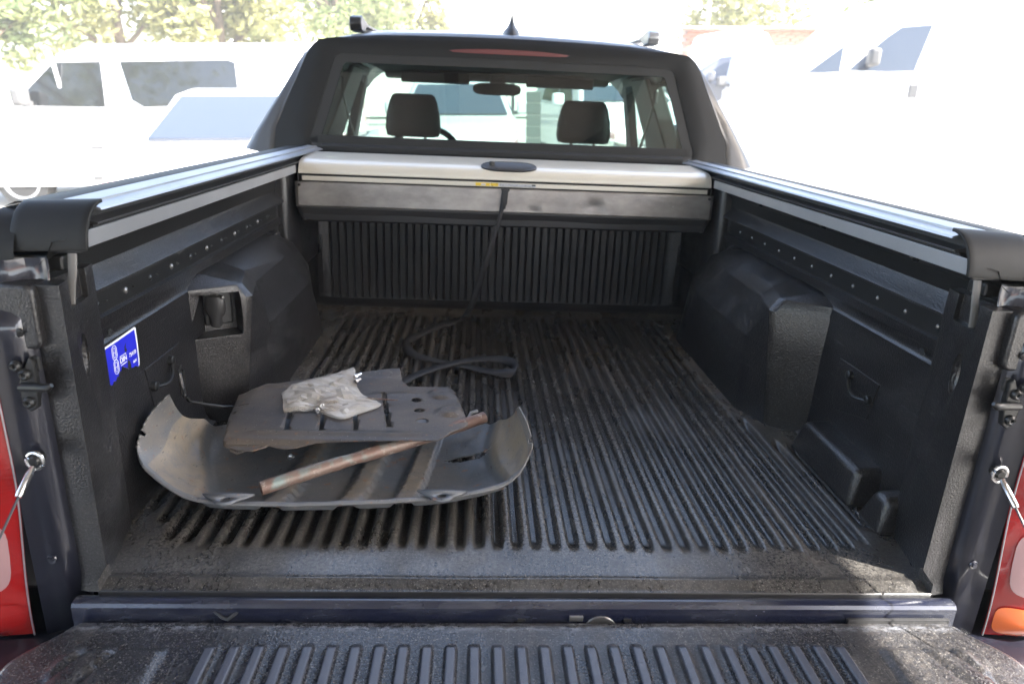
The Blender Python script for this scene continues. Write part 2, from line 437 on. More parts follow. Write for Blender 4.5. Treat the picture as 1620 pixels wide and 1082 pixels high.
# ---- open shelter over the truck
can = empty('canopy', (0, 0, gz(0, 0)))
tag(can, 'open-sided shelter roof of pale sheets on dark steel beams over the pickup', 'canopy')
CE = 2.62; CZ = 2.02
for i in range(9):
    y0 = -7.25+i*1.0
    b = MB(); b.box(((CE-1.9)/2, y0+.5, CZ+.86+.02+.004*(i % 2)), (CE+1.9, 1.06, .02)); b.build('roof_panel', M['ceiling'], can, 0)
for x in (-1.75, -.2, 1.0, 2.15):
    b = MB(); b.box((x, -2.7, CZ+.86-.075), (.09, 8.8, .14)); b.build('beam', M['beam'], can, 0)
for i, y in enumerate((-6.6, -4.2, -1.8, .3, 1.55)):
    b = MB(); b.box(((2.2-1.8)/2, y, CZ+.86-.19), (2.2+1.8, .08, .08)); b.build('crossbeam', M['beam'], can, 0)
for x, y in ((-1.75, -6.6), (2.15, -6.6), (-1.75, -1.8), (2.15, -3.4)):
    b = MB(); b.box((x, y, (CZ+.86-.23)/2), (.12, .12, CZ+.86-.23)); b.build('post', M['beam'], can, 0, .008)
for (xa, ya, xb, yb) in ((-1.7, -6.5, 2.1, -2.0), (-1.7, -4.2, .9, -.4)):
    b = MB(); b.tube([(xa, ya, CZ+.86-.26), (xb, yb, CZ+.86-.26)], .03, 8); b.build('brace', M['beam'], can)
wl = empty('sheet_wall', (0, -7.1, gz(0, -7)))
tag(wl, 'ribbed grey metal wall closing the shelter behind the viewer', 'wall')
for k in range(12):
    b = MB(); x0 = -4.6+k*.45
    prof = []
    for i in range(6):
        u = x0+i*.075; prof += [(u, 0), (u+.03, 0), (u+.04, .02), (u+.065, .02)]
    b.strip(prof, lambda u, v, w: (u, v, w), .02, 2.0); b.build('sheet', M['wallsheet'], wl, 0)

b = MB(); b.box((.3, -2.6, 0), (4.8, 8.8, .004))  # unseen dark slab added to cut ground bounce and reflections behind the viewer
sl = b.build('added_dark_floor', M['dark_floor'], None, 0); sl.location = (0, 0, -.858); tag(sl, kind='structure')
# low tiled shed behind on the right, mirrored in the rear window
sh = empty('tiled_shed', (4.5, -12, gz(4, -12)))
tag(sh, 'low shed with sloping terracotta tile roof behind the shelter', 'shed')
b = MB(); b.box((0, 0, .8), (7, 3, 1.6)); b.build('wall', M['render'], sh, 0)
b = MB(); b.grid(lambda u, v: (u, -1.8+v, 1.6+.75*(1.8-abs(v-1.8))/1.8*1.2+.035*abs(math.sin(u*13))), [-3.8+i*.05 for i in range(153)], [0, .45, .9, 1.35, 1.8, 2.25, 2.7, 3.6])
tag(b.build('roof_tiles', M['tile'], sh, 40, solid=.03), kind='stuff')

# ------------------------------------------------------------------ vehicles of the yard
def copy_tree(o, parent=None):
    c = o.copy(); C.objects.link(c)
    if parent: c.parent = parent
    for ch in list(o.children): copy_tree(ch, c)
    return c
def wheel_at(root, x, l, r, side, rimmat):
    w = MB(); s = side
    w.disc_stack((x, l, r), 'x', [(-.10*s, r*.80), (-.10*s, r*.94), (-.075*s, r), (.075*s, r), (.10*s, r*.95), (.105*s, r*.72)], 28)
    wo = w.build('wheel', M['tyre'], root)
    q = MB(); q.disc_stack((x, l, r), 'x', [(.07*s, r*.70), (.112*s, r*.70), (.112*s, r*.62), (.095*s, r*.58), (.085*s, r*.30), (.11*s, r*.2), (.115*s, r*.05)], 28)
    ro = q.build('rim', rimmat, wo)
    d = MB(); d.box((0, 0, 0), (.02, r*.12, r*.12)); p0 = d.build('rim_slot', M['tyre'], wo)
    for k in range(9):
        a = 2*PI*k/9; o = p0 if k == 0 else p0.copy()
        if k: C.objects.link(o); o.parent = wo
        o.location = (x+.092*s, l+math.cos(a)*r*.46, r+math.sin(a)*r*.46); o.rotation_euler = (a, 0, 0)
    return wo
def vehicle(name, label, cat, loc, rz, L, Wd, belt, roof, outline_low, green, tumble, wheels, r, paint, gl, sidewin, ws, rw, group=None, extras=None):
    """length axis = local y, front at y=0 looking to -y; outline_low / green are (y,z) polygons"""
    root = empty(name, loc, rz); tag(root, label, cat, group)
    W2 = Wd/2
    b = MB()
    n = len(outline_low); inner = [(u, v) for u, v in outline_low]
    rings = []
    for x, k in ((-W2+.05, .96), (-W2, 1), (W2, 1), (W2-.05, .96)):
        pass
    def ring(x, sh):
        cy = L/2; cz = belt*.55
        return [(x, cy+(u-cy)*sh, cz+(v-cz)*sh) for u, v in outline_low]
    b.rings([ring(-W2, .955), ring(-W2+.07, 1), ring(W2-.07, 1), ring(W2, .955)])
    body = b.build('body', paint, root, 35, .03, 3)
    cutters = []
    for l in wheels:
        for s in (-1, 1):
            cb = MB(); cb.disc_stack((s*W2, l, r), 'x', [(-.26, r*1.17), (.26, r*1.17)], 28); cutters.append(cb)
    mods = list(body.modifiers); [body.modifiers.remove(q) for q in mods]
    cut(body, cutters)
    q = body.modifiers.new('bevel', 'BEVEL'); q.width = .02; q.segments = 2; q.limit_method = 'ANGLE'; q.angle_limit = math.radians(30)
    hw = lambda z: W2-.03-max(0, z-belt)*tumble
    b = MB(); m_ = len(green)
    b.add([(-hw(v), u, v) for u, v in green]+[(hw(v), u, v) for u, v in green],
          [tuple(range(m_))[::-1], tuple(range(m_, 2*m_))]+[(i, (i+1) % m_, m_+(i+1) % m_, m_+i) for i in range(m_)])
    b.build('cabin', paint, root, 35, .05, 3)
    for s in (-1, 1):
        for poly in sidewin:
            b = MB(); k = len(poly)
            b.add([(s*(hw(v)+.006), u, v) for u, v in poly]+[(s*(hw(v)-.03), u, v) for u, v in poly],
                  [tuple(range(k)), tuple(range(k, 2*k))[::-1]]+[(i, (i+1) % k, k+(i+1) % k, k+i) for i in range(k)])
            b.build('side_window', gl, root, 0, .006)
        for l in wheels: wheel_at(root, s*(W2-.13), l, r, s, M['alud'])
    for nm, seg in (('windscreen', ws), ('rear_window', rw)):
        if not seg: continue
        (y0, z0), (y1, z1) = seg
        nrm = Vector((0, z1-z0, y0-y1)).normalized()
        if (nm == 'windscreen') != (nrm.y < 0): nrm = -nrm
        e = .012
        b = MB()
        top, bot = hw(z1)-.10, hw(z0)-.09
        P = [Vector((-bot, y0, z0)), Vector((bot, y0, z0)), Vector((top, y1, z1)), Vector((-top, y1, z1))]
        b.add([q+nrm*e for q in P]+[q-nrm*.03 for q in P], [(0, 1, 2, 3), (7, 6, 5, 4), (0, 1, 5, 4), (1, 2, 6, 5), (2, 3, 7, 6), (3, 0, 4, 7)])
        b.build(nm, gl, root, 0, .01)
    for s in (-1, 1):
        # headlights, tail lights, mirrors
        fy = min(u for u, v in outline_low if v > .4); by = max(u for u, v in outline_low)
        b = MB(); b.prism([(fy+.0, .62), (fy+.34, .80), (fy+.30, .66), (fy-.0, .52)], YZ, s*(W2-.36), s*(W2-.005)); b.build('headlight', M['clear'], root, 0, .01)
        b = MB(); b.prism([(by-.16, belt-.30), (by-.01, belt-.30), (by-.02, belt+.02), (by-.12, belt+.02)], YZ, s*(W2-.16), s*(W2-.004)); b.build('tail_light', M['red'], root, 0, .01)
        my = sidewin[0][0][0]+.22
        b = MB(); b.box((s*(W2+.14), my, belt+.10), (.20, .13, .20)); mo = b.build('wing_mirror', M['bumper'] if cat == 'van' else paint, root, 30, .04, 3)
        b = MB(); b.box((s*(W2+.03), my, belt+.02), (.14, .06, .06)); b.build('mirror_arm', M['bumper'], mo, 30, .01)
    if cat == 'van':
        for s in (-1, 1):
            for l_ in (sidewin[0][0][0]-.10, sidewin[0][-1][0]+.06, 3.35):
                b = MB(); b.box((s*(W2-.004), l_, belt*.62), (.012, .014, belt*.70)); b.build('door_seam', M['bumper'], root, 0)
            b = MB(); b.box((s*(W2+.001), L*.62, belt*.30), (.02, L*.50, .05)); b.build('side_moulding', M['bumper'], root, 0, .006)
    b = MB(); b.box((0, min(u for u, v in outline_low)+.03, .38), (Wd*.8, .10, .16)); b.build('grille', M['bumper'], root, 0, .02)
    if extras: extras(root, W2, hw)
    return root

# low body outline and greenhouse for a panel/passenger van (front at y=0)
def van_shapes(L, belt, roof):
    low = [(.02, .30), (.0, .60), (.10, .95), (.85, belt-.06), (L-.02, belt), (L, .40), (L-.05, .26), (.10, .24)]
    gr_ = [(.75, belt-.12), (1.62, roof-.12), (2.0, roof-.02), (L-.35, roof), (L-.12, roof-.06), (L-.03, belt-.05)]
    return low, gr_
low, grn = van_shapes(4.9, 1.20, 1.90)
def van1_extra(root, W2, hw):
    for s in (-1, 1):
        b = MB(); b.box((s*(W2-.01), 1.93, .72), (.05, .16, .035)); b.build('door_handle', M['bumper'], root, 0, .01)
van1 = vehicle('passenger_van', 'white passenger van at the left with long dark side windows, front wheel visible', 'van',
    (-6.62, 8.95, gz(-5, 8)-.0), math.radians(-90), 4.9, 1.92, 1.20, 1.95, low, grn, .16, (.92, 4.02), .33, M['white'], M['darkglass'],
    [[(1.02, 1.20), (1.50, 1.63), (1.58, 1.68), (2.10, 1.69), (2.10, 1.18)], [(2.32, 1.69), (3.58, 1.71), (3.66, 1.68), (3.68, 1.22), (2.55, 1.18), (2.42, 1.26)]],
    ((.86, 1.18), (1.58, 1.78)), ((4.87, 1.25), (4.80, 1.75)), 'vans in the yard', van1_extra)
b = MB(); b.box((.898, 1.60, 1.43), (.02, .035, .50), Matrix.Rotation(.15, 3, 'Y')); b.build('window_bar', M['white'], van1, 0)
low, grn = van_shapes(5.4, 1.42, 2.24)
def van2_extra(root, W2, hw):
    b = MB(); b.box((W2+.002, 2.30, 1.14), (.05, .10, .15)); b.build('door_handle', M['bumper'], root, 0, .01)
    b = MB(); b.disc_stack((W2, 3.6, 1.10), 'x', [(.03, .05), (.012, .085), (-.01, .085)], 20); b.build('filler_cap', M['bumper'], root)
    sw = MB(); sw.tube([(-.45+.17*math.cos(a)*1., 1.75+.05*math.sin(a), 1.45+.17*math.sin(a)) for a in [2*PI*i/20 for i in range(20)]], .016, 6, closed=True)
    sw.build('steering_wheel', M['black'], root)
van2 = vehicle('panel_van', 'tall white panel van filling the right background, pale cab window and black door handle', 'van',
    (3.2, 9.34, gz(4.5, 8)), math.radians(-104), 5.4, 2.0, 1.42, 2.24, low, grn, .14, (.95, 4.4), .34, M['white'], M['paleglass'],
    [[(1.54, 1.38), (1.92, 1.74), (2.08, 1.86), (2.42, 1.88), (2.28, 1.34)], [(1.05, 1.34), (1.46, 1.66), (1.44, 1.36)]],
    ((.80, 1.30), (1.60, 1.98)), None, 'vans in the yard', van2_extra)

def hatch_shapes(L, belt, roof):
    low = [(.03, .30), (.0, .55), (.12, .74), (.95, belt-.02), (L-.05, belt+.03), (L, .50), (L-.06, .28), (.12, .24)]
    gr_ = [(.85, belt-.08), (1.72, roof-.06), (2.2, roof), (L-.95, roof-.03), (L-.45, roof-.10), (L-.12, belt-.05)]
    return low, gr_
HW = [[(1.28, .98), (1.80, 1.30), (2.30, 1.36), (2.30, .97)], [(2.40, .97), (2.40, 1.36), (3.05, 1.33), (3.35, 1.18), (3.30, 1.0)]]
low, grn = hatch_shapes(4.1, .93, 1.42)
vehicle('hatchback', 'white hatchback facing the pickup, pale windscreen just above the left bed rail', 'car',
    (-2.55, 5.45, gz(-2.5, 6)), math.radians(4), 4.1, 1.72, .93, 1.42, low, grn, .38, (.80, 3.35), .31, M['white'], M['paleglass'], HW, ((.95, .95), (1.66, 1.34)), ((3.95, 1.0), (3.62, 1.30)), 'parked cars')
low, grn = hatch_shapes(4.3, 1.0, 1.55)
HW2 = [[(u, v*1.06) for u, v in p] for p in HW]
def taxi_extra(root, W2, hw): pass
vehicle('hatchback', 'silver hatchback with red tail light behind the long side windows of the passenger van', 'car',
    (-6.75, 12.6, gz(-5, 12)+.30), math.radians(-88), 4.3, 1.76, 1.0, 1.55, low, grn, .36, (.82, 3.5), .32, M['silver'], M['midglass'], HW2, ((.95, 1.0), (1.66, 1.45)), ((4.15, 1.05), (3.82, 1.42)), 'parked cars')
vehicle('hatchback', 'dark roofed car behind the passenger van with a white box on its roof', 'car',
    (-9.4, 15.4, gz(-5, 14)+.25), math.radians(-80), 4.3, 1.76, 1.0, 1.55, low, grn, .36, (.82, 3.5), .32, M['greyp'], M['darkglass'], HW2, ((.95, 1.0), (1.66, 1.45)), ((4.15, 1.05), (3.82, 1.42)), 'parked cars')
b = MB(); b.prism([(-.33, 0), (.33, 0), (.18, .30), (-.20, .30)], XZ, -.25, .25)
rb = b.build('roof_box', M['white'], None, 0, .03); rb.location = (-6.1, 14.9, gz(-5, 14)+.25+1.57); tag(rb, 'small white box standing on the roof of the dark parked car', 'box')
vehicle('hatchback', 'white rounded car right of the cab, behind the C pillar', 'car',
    (2.55, 10.2, gz(3, 10)), math.radians(10), 4.3, 1.80, 1.0, 1.62, hatch_shapes(4.3, 1.05, 1.66)[0], hatch_shapes(4.3, 1.05, 1.66)[1], .40, (.82, 3.5), .32, M['white'], M['paleglass'], HW2, ((.95, 1.08), (1.66, 1.50)), ((4.15, 1.10), (3.82, 1.50)), 'parked cars')
vehicle('hatchback', 'dark grey car with red tail light between the white cars by the brick wall', 'car',
    (3.6, 16.2, gz(5, 14)+.30), math.radians(-97), 4.3, 1.80, 1.0, 1.55, low, grn, .36, (.82, 3.5), .32, M['greyp'], M['paleglass'], HW2, ((.95, 1.0), (1.66, 1.45)), ((4.15, 1.05), (3.82, 1.42)), 'parked cars')
low, grn = van_shapes(4.6, 1.2, 2.0)
vehicle('minivan', 'white rounded van nose against the brick wall at the right', 'van',
    (6.05, 13.6, gz(6, 14)), math.radians(5), 4.6, 1.3, 1.2, 2.3, low, van_shapes(4.6, 1.2, 2.4)[1], .30, (.9, 3.7), .33, M['white'], M['white'],
    [[(1.1, 1.25), (1.6, 1.75), (2.2, 1.78), (2.2, 1.22)]], None, None, 'vans in the yard')
def front_extra(root, W2, hw):
    for s in (-1, 1):
        b = MB(); b.disc_stack((s*(W2-.34), -.03, .46), 'y', [(-.005, .075), (.03, .075), (.05, .05)], 20); b.build('fog_lamp', M['bumper'], root)
low, grn = hatch_shapes(4.3, .98, 1.5)
vehicle('hatchback', 'silver car seen nose-on through the windscreen, round fog lamp beside the block pillar', 'car',
    (-.42, 9.3, gz(0, 9)+.02), 0, 4.3, 1.82, .98, 1.5, low, grn, .36, (.82, 3.5), .32, M['silver'], M['paleglass'], HW2, ((.95, 1.0), (1.66, 1.42)), None, 'parked cars', front_extra)

gw = MB(); gw.box((0, 0, .5), (7.4, .18, 1.04))  # added wall: gives the burnt-out white and hides the panel van's wheels
gwo = gw.build('white_glare_wall', M['render'], None, 0, .01); gwo.location = (5.6, 4.7, gz(3.5, 4.7)-.03); tag(gwo, 'added low white wall standing in for burnt-out glare below the panel van', 'wall')

# block pillar ahead of the cab
bp = empty('block_pillar', (.60, 8.1, gz(.6, 8)))
tag(bp, 'grey pillar of stacked concrete blocks seen through the windscreen', 'pillar')
zt = .71-gz(.6, 8); nb = 10
for k in range(nb):
    b = MB(); hgt = zt/nb; b.box((0, 0, hgt*(k+.5)), (.17, .17, hgt-.012)); b.build('block', M['block'], bp, 0, .004)
b = MB(); b.box((0, 0, zt/2), (.155, .155, zt-.03)); b.build('mortar_core', M['mortar'], bp, 0)

# low wall beyond, behind the pillar, with awning above
aw = empty('awning', (1.6, 12.0, gz(1.6, 12)))
tag(aw, 'blue and red fabric awning seen through the top right of the windscreen', 'awning')
b = MB(); b.add([(-1.1, 0, 1.95), (.9, 0, 1.55), (.9, 1.2, 1.9), (-1.1, 1.2, 2.2)], [(0, 1, 2, 3)]); b.build('blue_cloth', M['tblue'], aw, 0, solid=.02)
b = MB(); b.add([(-1.15, -.05, 1.93), (.2, -.05, 1.66), (-.4, -.10, 1.52), (-1.0, -.10, 1.56)], [(0, 1, 2, 3)]); b.build('red_valance', M['tred'], aw, 0, solid=.02)
for x in (-1.05, .85):
    b = MB(); b.tube([(x, .6, 0), (x, .6, 1.95 if x < 0 else 1.7)], .03, 8); b.build('pole', M['steel'], aw)

# white building
bd = empty('office_building', (3, 33, gz(3, 30)))
tag(bd, 'long white rendered building with groups of small windows above the cab roof', 'building')
b = MB(); b.box((0, 3, 4.2), (34, 6, 8.4)); b.build('wall', M['render'], bd, 0)
def bwin(x, z, w, h):
    fr = MB(); fr.box((x, -.03, z), (w+.12, .08, h+.12)); fo = fr.build('window', M['white'], bd, 0, .01)
    for k in (-1, 1):
        q = MB(); q.box((x+k*w/4, -.085, z), (w/2-.06, .02, h)); q.build('pane', M['winglass'], fo, 0)
for px_ in (684, 704, 728, 857, 876, 897, 942, 560, 1000, 1035): bwin(-2.17+(px_-680)*.0282-3, 3.74, .42, .40)
# terrace houses far right
b_ = empty('house', (13, 40, gz(9, 40)))
tag(b_, 'pale distant house with a rusty tiled roof above the brick wall', 'house')
b = MB(); b.box((0, 0, 2.6), (9, 6, 5.2)); b.build('wall', M['render'], b_, 0)
b = MB(); b.prism([(-3.6, 5.2), (3.6, 5.2), (0, 7.0)], YZ, -5, 5); b.build('roof', M['tile'], b_, 0)
for x in (-3, -1, 1, 3):
    q = MB(); q.box((x, -3.02, 3.4), (.9, .06, 1.1)); q.build('window', M['winglass'], b_, 0)

# brick outbuilding on the right: courses built brick by brick
bw = empty('brick_wall', (7.8, 18.4, gz(8, 18)+.55))
tag(bw, 'low red brick wall with overhanging tile coping behind the parked cars', 'wall')
b = MB(); b.box((0, .12, .77), (5.2, .2, 2.66)); b.build('mortar', M['mortar'], bw, 0)
bm_ = MB(); bm_.box((0, 0, 0), (.235, .06, .068)); proto = bm_.build('brick', M['brick'], bw, 0)
cnt = 0
for r_ in range(12):
    for k in range(21):
        o = proto if cnt == 0 else proto.copy()
        if cnt: C.objects.link(o); o.parent = bw
        o.location = (-2.5+k*.247+(.12 if r_ % 2 else 0), 0+rnd.uniform(-.004, .004), 1.05+r_*.081); cnt += 1
for k in range(17):
    q = MB(); q.box((-2.6+k*.325, .05, 2.06+rnd.uniform(-.01, .01)), (.31, .55, .05), Matrix.Rotation(.12, 3, 'X')); q.build('coping_tile', M['tile'], bw, 0, .01)

# street pole
b = MB(); b.tube([(0, 0, 0), (0, 0, 7)], [.07, .05], 10)
po = b.build('street_pole', M['pole'], None); po.location = (6.9, 22, gz(6, 22)); tag(po, 'slim greenish pole standing right of the cab roof', 'pole')

# trees
def leafmesh(name, n, rx, ry, rz, mat, seed, size=.16):
    R = random.Random(seed); b = MB(); clumps = []
    for i in range(26):
        a = R.uniform(0, 2*PI); e = math.asin(R.uniform(-.6, 1)); q = R.uniform(.45, .95)
        clumps.append((rx*q*math.cos(a)*math.cos(e), ry*q*math.sin(a)*math.cos(e), rz*q*math.sin(e), R.uniform(.25, .48)))
    for i in range(n):
        c = R.choice(clumps); d = Vector((R.gauss(0, 1), R.gauss(0, 1), R.gauss(0, 1))).normalized()*c[3]*R.uniform(.5, 1.05)
        p = Vector((c[0]+d.x*rx*.9, c[1]+d.y*ry*.9, c[2]+d.z*rz*.9)); s = size*R.uniform(.5, 1.2)
        u = Vector((R.gauss(0, 1), R.gauss(0, 1), R.gauss(0, .6))).normalized(); v = u.cross(Vector((R.gauss(0, 1), R.gauss(0, 1), R.gauss(0, 1)))).normalized()
        b.add([p-u*s, p+v*s*.45, p+u*s, p-v*s*.45], [(0, 1, 2, 3)])
    return b
def tree(name, label, loc, h, rx, rz, mat, seed, n=5200, cat='tree'):
    root = empty(name, loc); tag(root, label, cat, 'trees and shrubs behind the yard')
    t_ = MB(); R = random.Random(seed)
    t_.tube([(0, 0, 0), (R.uniform(-.1, .1), .05, h*.35), (R.uniform(-.2, .2), 0, h*.8)], [h*.035, h*.027, h*.012], 9)
    for k in range(5):
        a = R.uniform(0, 2*PI); z0 = h*R.uniform(.3, .6)
        t_.tube([(0, 0, z0), (math.cos(a)*rx*.3, math.sin(a)*rx*.3, z0+h*.12), (math.cos(a)*rx*.65, math.sin(a)*rx*.65, z0+h*.22)], [h*.015, h*.01, h*.004], 6)
    t_.build('trunk', M['bark'], root)
    c = leafmesh('crown', n, rx, rx, rz, mat, seed).build('crown', mat, root, 0, fix=False); c.location = (0, 0, h-rz*.75)
    return root
tree('broadleaf_tree', 'pale green leafy tree at the far left edge above the passenger van', (-12.2, 17.5, gz(-10, 20)), 5.0, 2.1, 2.3, M['leaf_b'], 11)
tree('broadleaf_tree', 'olive bushy tree second from the left edge', (-10.0, 20.5, gz(-10, 20)), 5.6, 2.4, 2.7, M['leaf_a'], 12)
tree('broadleaf_tree', 'olive tree with reddish tint between the left trees and the cab', (-7.4, 21.0, gz(-8, 20)), 5.6, 2.2, 2.7, M['leaf_a'], 13)
tree('broadleaf_tree', 'pale olive tree just left of the cab roof', (-4.6, 23.5, gz(-8, 20)), 6.0, 2.3, 2.8, M['leaf_b'], 14)
tree('broadleaf_tree', 'yellowish tree directly behind the left roof rail', (-2.4, 27, gz(-8, 20)), 5.4, 1.6, 2.4, M['leaf_a'], 15, 3500)
tree('broadleaf_tree', 'light green tree above the roof of the panel van', (12.4, 19, gz(9, 20)), 5.6, 2.4, 2.5, M['leaf_b'], 16)
tree('broadleaf_tree', 'light green tree at the far right edge above the panel van', (15.8, 20, gz(9, 20)), 5.8, 2.4, 2.6, M['leaf_b'], 17)
tree('broadleaf_tree', 'dark leafy tree behind the shelter mirrored in the van windows', (-13, -9, -.86), 10.0, 4.2, 5.0, M['leaf_b'], 31, 3000)
tree('broadleaf_tree', 'broad leafy tree behind the shelter on the left', (-19, -13, -.86), 11.0, 4.6, 5.4, M['leaf_b'], 32, 3000)
tree('broadleaf_tree', 'tall tree farther left behind the shelter, beyond the broad leafy one', (-26, -14, -.86), 11.0, 5.0, 5.4, M['leaf_a'], 33, 3000)
tree('broadleaf_tree', 'sparse tree between the brick wall and the white building', (9.0, 25, gz(9, 20)), 4.6, 2.0, 1.8, M['leaf_a'], 18, 2500)

# ================================================================== THE PICKUP (its own coordinates: x right, y forward, z up from the bed floor)
truck = on_truck(empty('pickup_truck', (0, 0, 0)))
tag(truck, 'dark pickup truck seen from behind with open tailgate and black ribbed bed liner', 'pickup truck')
T = truck

# ---- bed floor: ribbed liner
PITCH = .0337; OFF = -.013
grooves = []
for k in range(-21, 22):
    x = OFF+k*PITCH
    if abs(x) > .71: continue
    a = abs(x)
    if a < .565: y0, y1 = .080+rnd.uniform(-.003, .003), 1.49
    elif a < .60: y0, y1 = .085, .64
    elif a < .64: y0, y1 = .10, .52
    elif a < .665: y0, y1 = .15, .50
    elif a < .69: y0, y1 = .19, .47
    else: y0, y1 = .23, .44
    grooves.append((x, y0, y1))
def floor_z(x, y):
    z = 0.
    for gx, y0, y1 in grooves:
        d = abs(x-gx)
        if d < .0130:
            e = min(smoothstep(y0-.012, y0+.035, y), smoothstep(y1+.012, y1-.035, y))
            w = .0028+.0024*e
            z -= .0130*e*(1-smoothstep(w, .0122, d)); break
    z += .0022*math.exp(-((y+.006)/.0045)**2)
    z -= .004*smoothstep(-.014, -.030, y)
    ax = abs(x)
    z += .020*smoothstep(.700, .740, ax)
    z += .012*smoothstep(1.53, 1.585, y)
    z += .0012*noise.noise((x*5, y*5, 0))
    return z
xs = [-.742, -.73, -.72, -.712]
for gx, _, _ in grooves: xs += [gx+d for d in (-.0128, -.0108, -.0088, -.0068, -.0048, -.0024, 0, .0024, .0048, .0068, .0088, .0108, .0128)]
xs += [.712, .72, .73, .742]; xs = sorted(set(round(x, 4) for x in xs))
ys = [-.036, -.033, -.028, -.022, -.017, -.013, -.0095, -.006, -.0025, .001, .006, .014, .03, .05]+[.062+.007*i for i in range(30)]+[.29+.03*i for i in range(6)]+[.44+.012*i for i in range(20)]+[.70+.06*i for i in range(12)]+[1.42+.008*i for i in range(12)]+[1.52, 1.54, 1.56, 1.58, 1.60]
ys = sorted(set(round(y, 4) for y in ys))
b = MB(); b.grid(lambda u, v: (u if v > .004 else max(-.668, min(.668, u)), v, floor_z(u, v)), xs, ys)
fl = b.build('bed_floor', M['floor'], T, 60, fix=False)
dv = []; bl_ = []
for (x, y, z) in b.v:
    gdep = min(1, max(0, -z/.011)) if y > .05 and abs(x) < .70 else 0
    k = .16*gdep*smoothstep(.2, .8, y)+.16*(1-gdep)*smoothstep(.03, .3, y)*max(0, noise.noise((x*9, y*3, 4))+.35)
    k = max(k, .85*math.exp(-(((x-.27-.10*(1.0-y))/.16)**2+((y-.95)/.26)**2))*(.35+.65*(1-gdep))*max(0, noise.noise((x*22, y*5, 1))+.45))
    k = max(k, .7*math.exp(-(((x-.585)/.022)**2))*smoothstep(.55, .75, y)*smoothstep(1.5, 1.2, y))
    k = max(k, .6*math.exp(-(((x-.51)/.016)**2))*smoothstep(.0, .1, y)*smoothstep(.6, .3, y))
    k = max(k, .5*smoothstep(1.46, 1.54, y))
    dv.append(k)
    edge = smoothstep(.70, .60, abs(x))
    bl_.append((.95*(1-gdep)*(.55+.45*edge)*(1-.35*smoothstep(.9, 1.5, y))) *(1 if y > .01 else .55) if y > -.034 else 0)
fl.data.attributes.new('dust', 'FLOAT', 'POINT').data.foreach_set('value', dv)
fl.data.attributes.new('dust_sheen', 'FLOAT', 'POINT').data.foreach_set('value', bl_)
b = MB(); b.strip([(-.036, -.0015), (-.0375, -.003), (-.0375, -.012)], YZ, -.668, .668); b.build('liner_edge', M['black'], T)

# ---- painted sill and the gap to the tailgate
b = MB()
b.strip([(-.034, -.012), (-.040, -.0085), (-.050, -.0080), (-.0560, -.0100), (-.0595, -.0150), (-.0597, -.052), (-.035, -.060), (-.030, -.14)], YZ, -.700, .700)
m, t, p = newmat('scuffed_sill_paint')
c = mix(t, noisefac(t, 12, .45, .75, 5, .7, (.3, 1, 1)), (.010, .012, .026), (.060, .064, .075))
c = mix(t, noisefac(t, 70, .70, .73, 3, .7, (.6, 1, 1)), c, (.42, .42, .44))
t.links.new(c, p.inputs['Base Color']); p.inputs['Roughness'].default_value = .24; p.inputs['Coat Weight'].default_value = .8; p.inputs['Coat Roughness'].default_value = .18
M['sill'] = m
sill = b.build('sill', M['sill'], T, 30)
for x, w in ((-.012, .012), (.158, .012)):
    b = MB(); b.box((x, -.0602, -.036), (w, .002, .006)); b.build('drain_slot', M['rubber'], T, 0)
b = MB(); b.box((.075, -.0605, -.032), (.022, .004, .010)); b.build('striker_tab', M['steel'], T, 0, .001)
b = MB(); b.disc_stack((.115, -.062, -.055), 'y', [(0, .026), (.006, .028), (.008, .022)], 24); b.build('pivot_cap', M['steel'], T)
for x in (-.47,):
    b = MB(); b.tube([(x-.018, -.057, -.022), (x-.005, -.062, -.030), (x+.004, -.064, -.032), (x+.018, -.057, -.023)], .003, 6); b.build('hook', M['black'], T)

# ---- tailgate, folded down, with its own ribbed liner
tg_gr = []
for k in range(28):
    tg_gr.append((-.467+k*.0346, -.128+rnd.uniform(-.001, .001), -.46))
def tg_z(x, y):
    z = -.030
    for gx, y0, y1 in tg_gr:
        d = abs(x-gx)
        if d < .0118:
            e = min(smoothstep(y0+.010, y0-.010, y), smoothstep(y1-.01, y1+.02, y))
            z += .0100*e*(1-smoothstep(.0045+.001*e, .0104, d)); break
    ax = abs(x)
    if ax > .53:                                             # shaped corner pads
        z += .007*smoothstep(.525, .540, ax)*smoothstep(-.125, -.14, y)*smoothstep(.68, .66, ax)
        for c0 in (.60, .645):
            dd = abs(ax-(c0+(-.13-y)*.35))
            z -= .007*smoothstep(.008, .003, dd)*smoothstep(-.122, -.135, y)
    z -= .0045*smoothstep(-.0800, -.0765, y)                 # lower smooth lip along the hinge edge
    z -= .010*smoothstep(-.069, -.0655, y)
    return z
txs = [-.75+.006*i for i in range(int(.20/.006))]
cx_ = []
for gx, _, _ in tg_gr: cx_ += [gx+d for d in (-.0112, -.0095, -.0078, -.006, -.0042, -.002, 0, .002, .0042, .006, .0078, .0095, .0112)]
txs = sorted(set([round(x, 4) for x in cx_ if abs(x) < .56]+[round(s*v, 4) for v in (.500, .508, .516, .524, .530, .535, .540, .548) for s in (-1, 1)]+[round(s*(.56+.006*i), 4) for i in range(33) for s in (-1, 1)]))
tys = [-.0655, -.067, -.069, -.0765, -.0775, -.079, -.081, -.086, -.095, -.105]+[-.112-.004*i for i in range(18)]+[-.20, -.22, -.26, -.3, -.35, -.40, -.44, -.45, -.46, -.47, -.5]
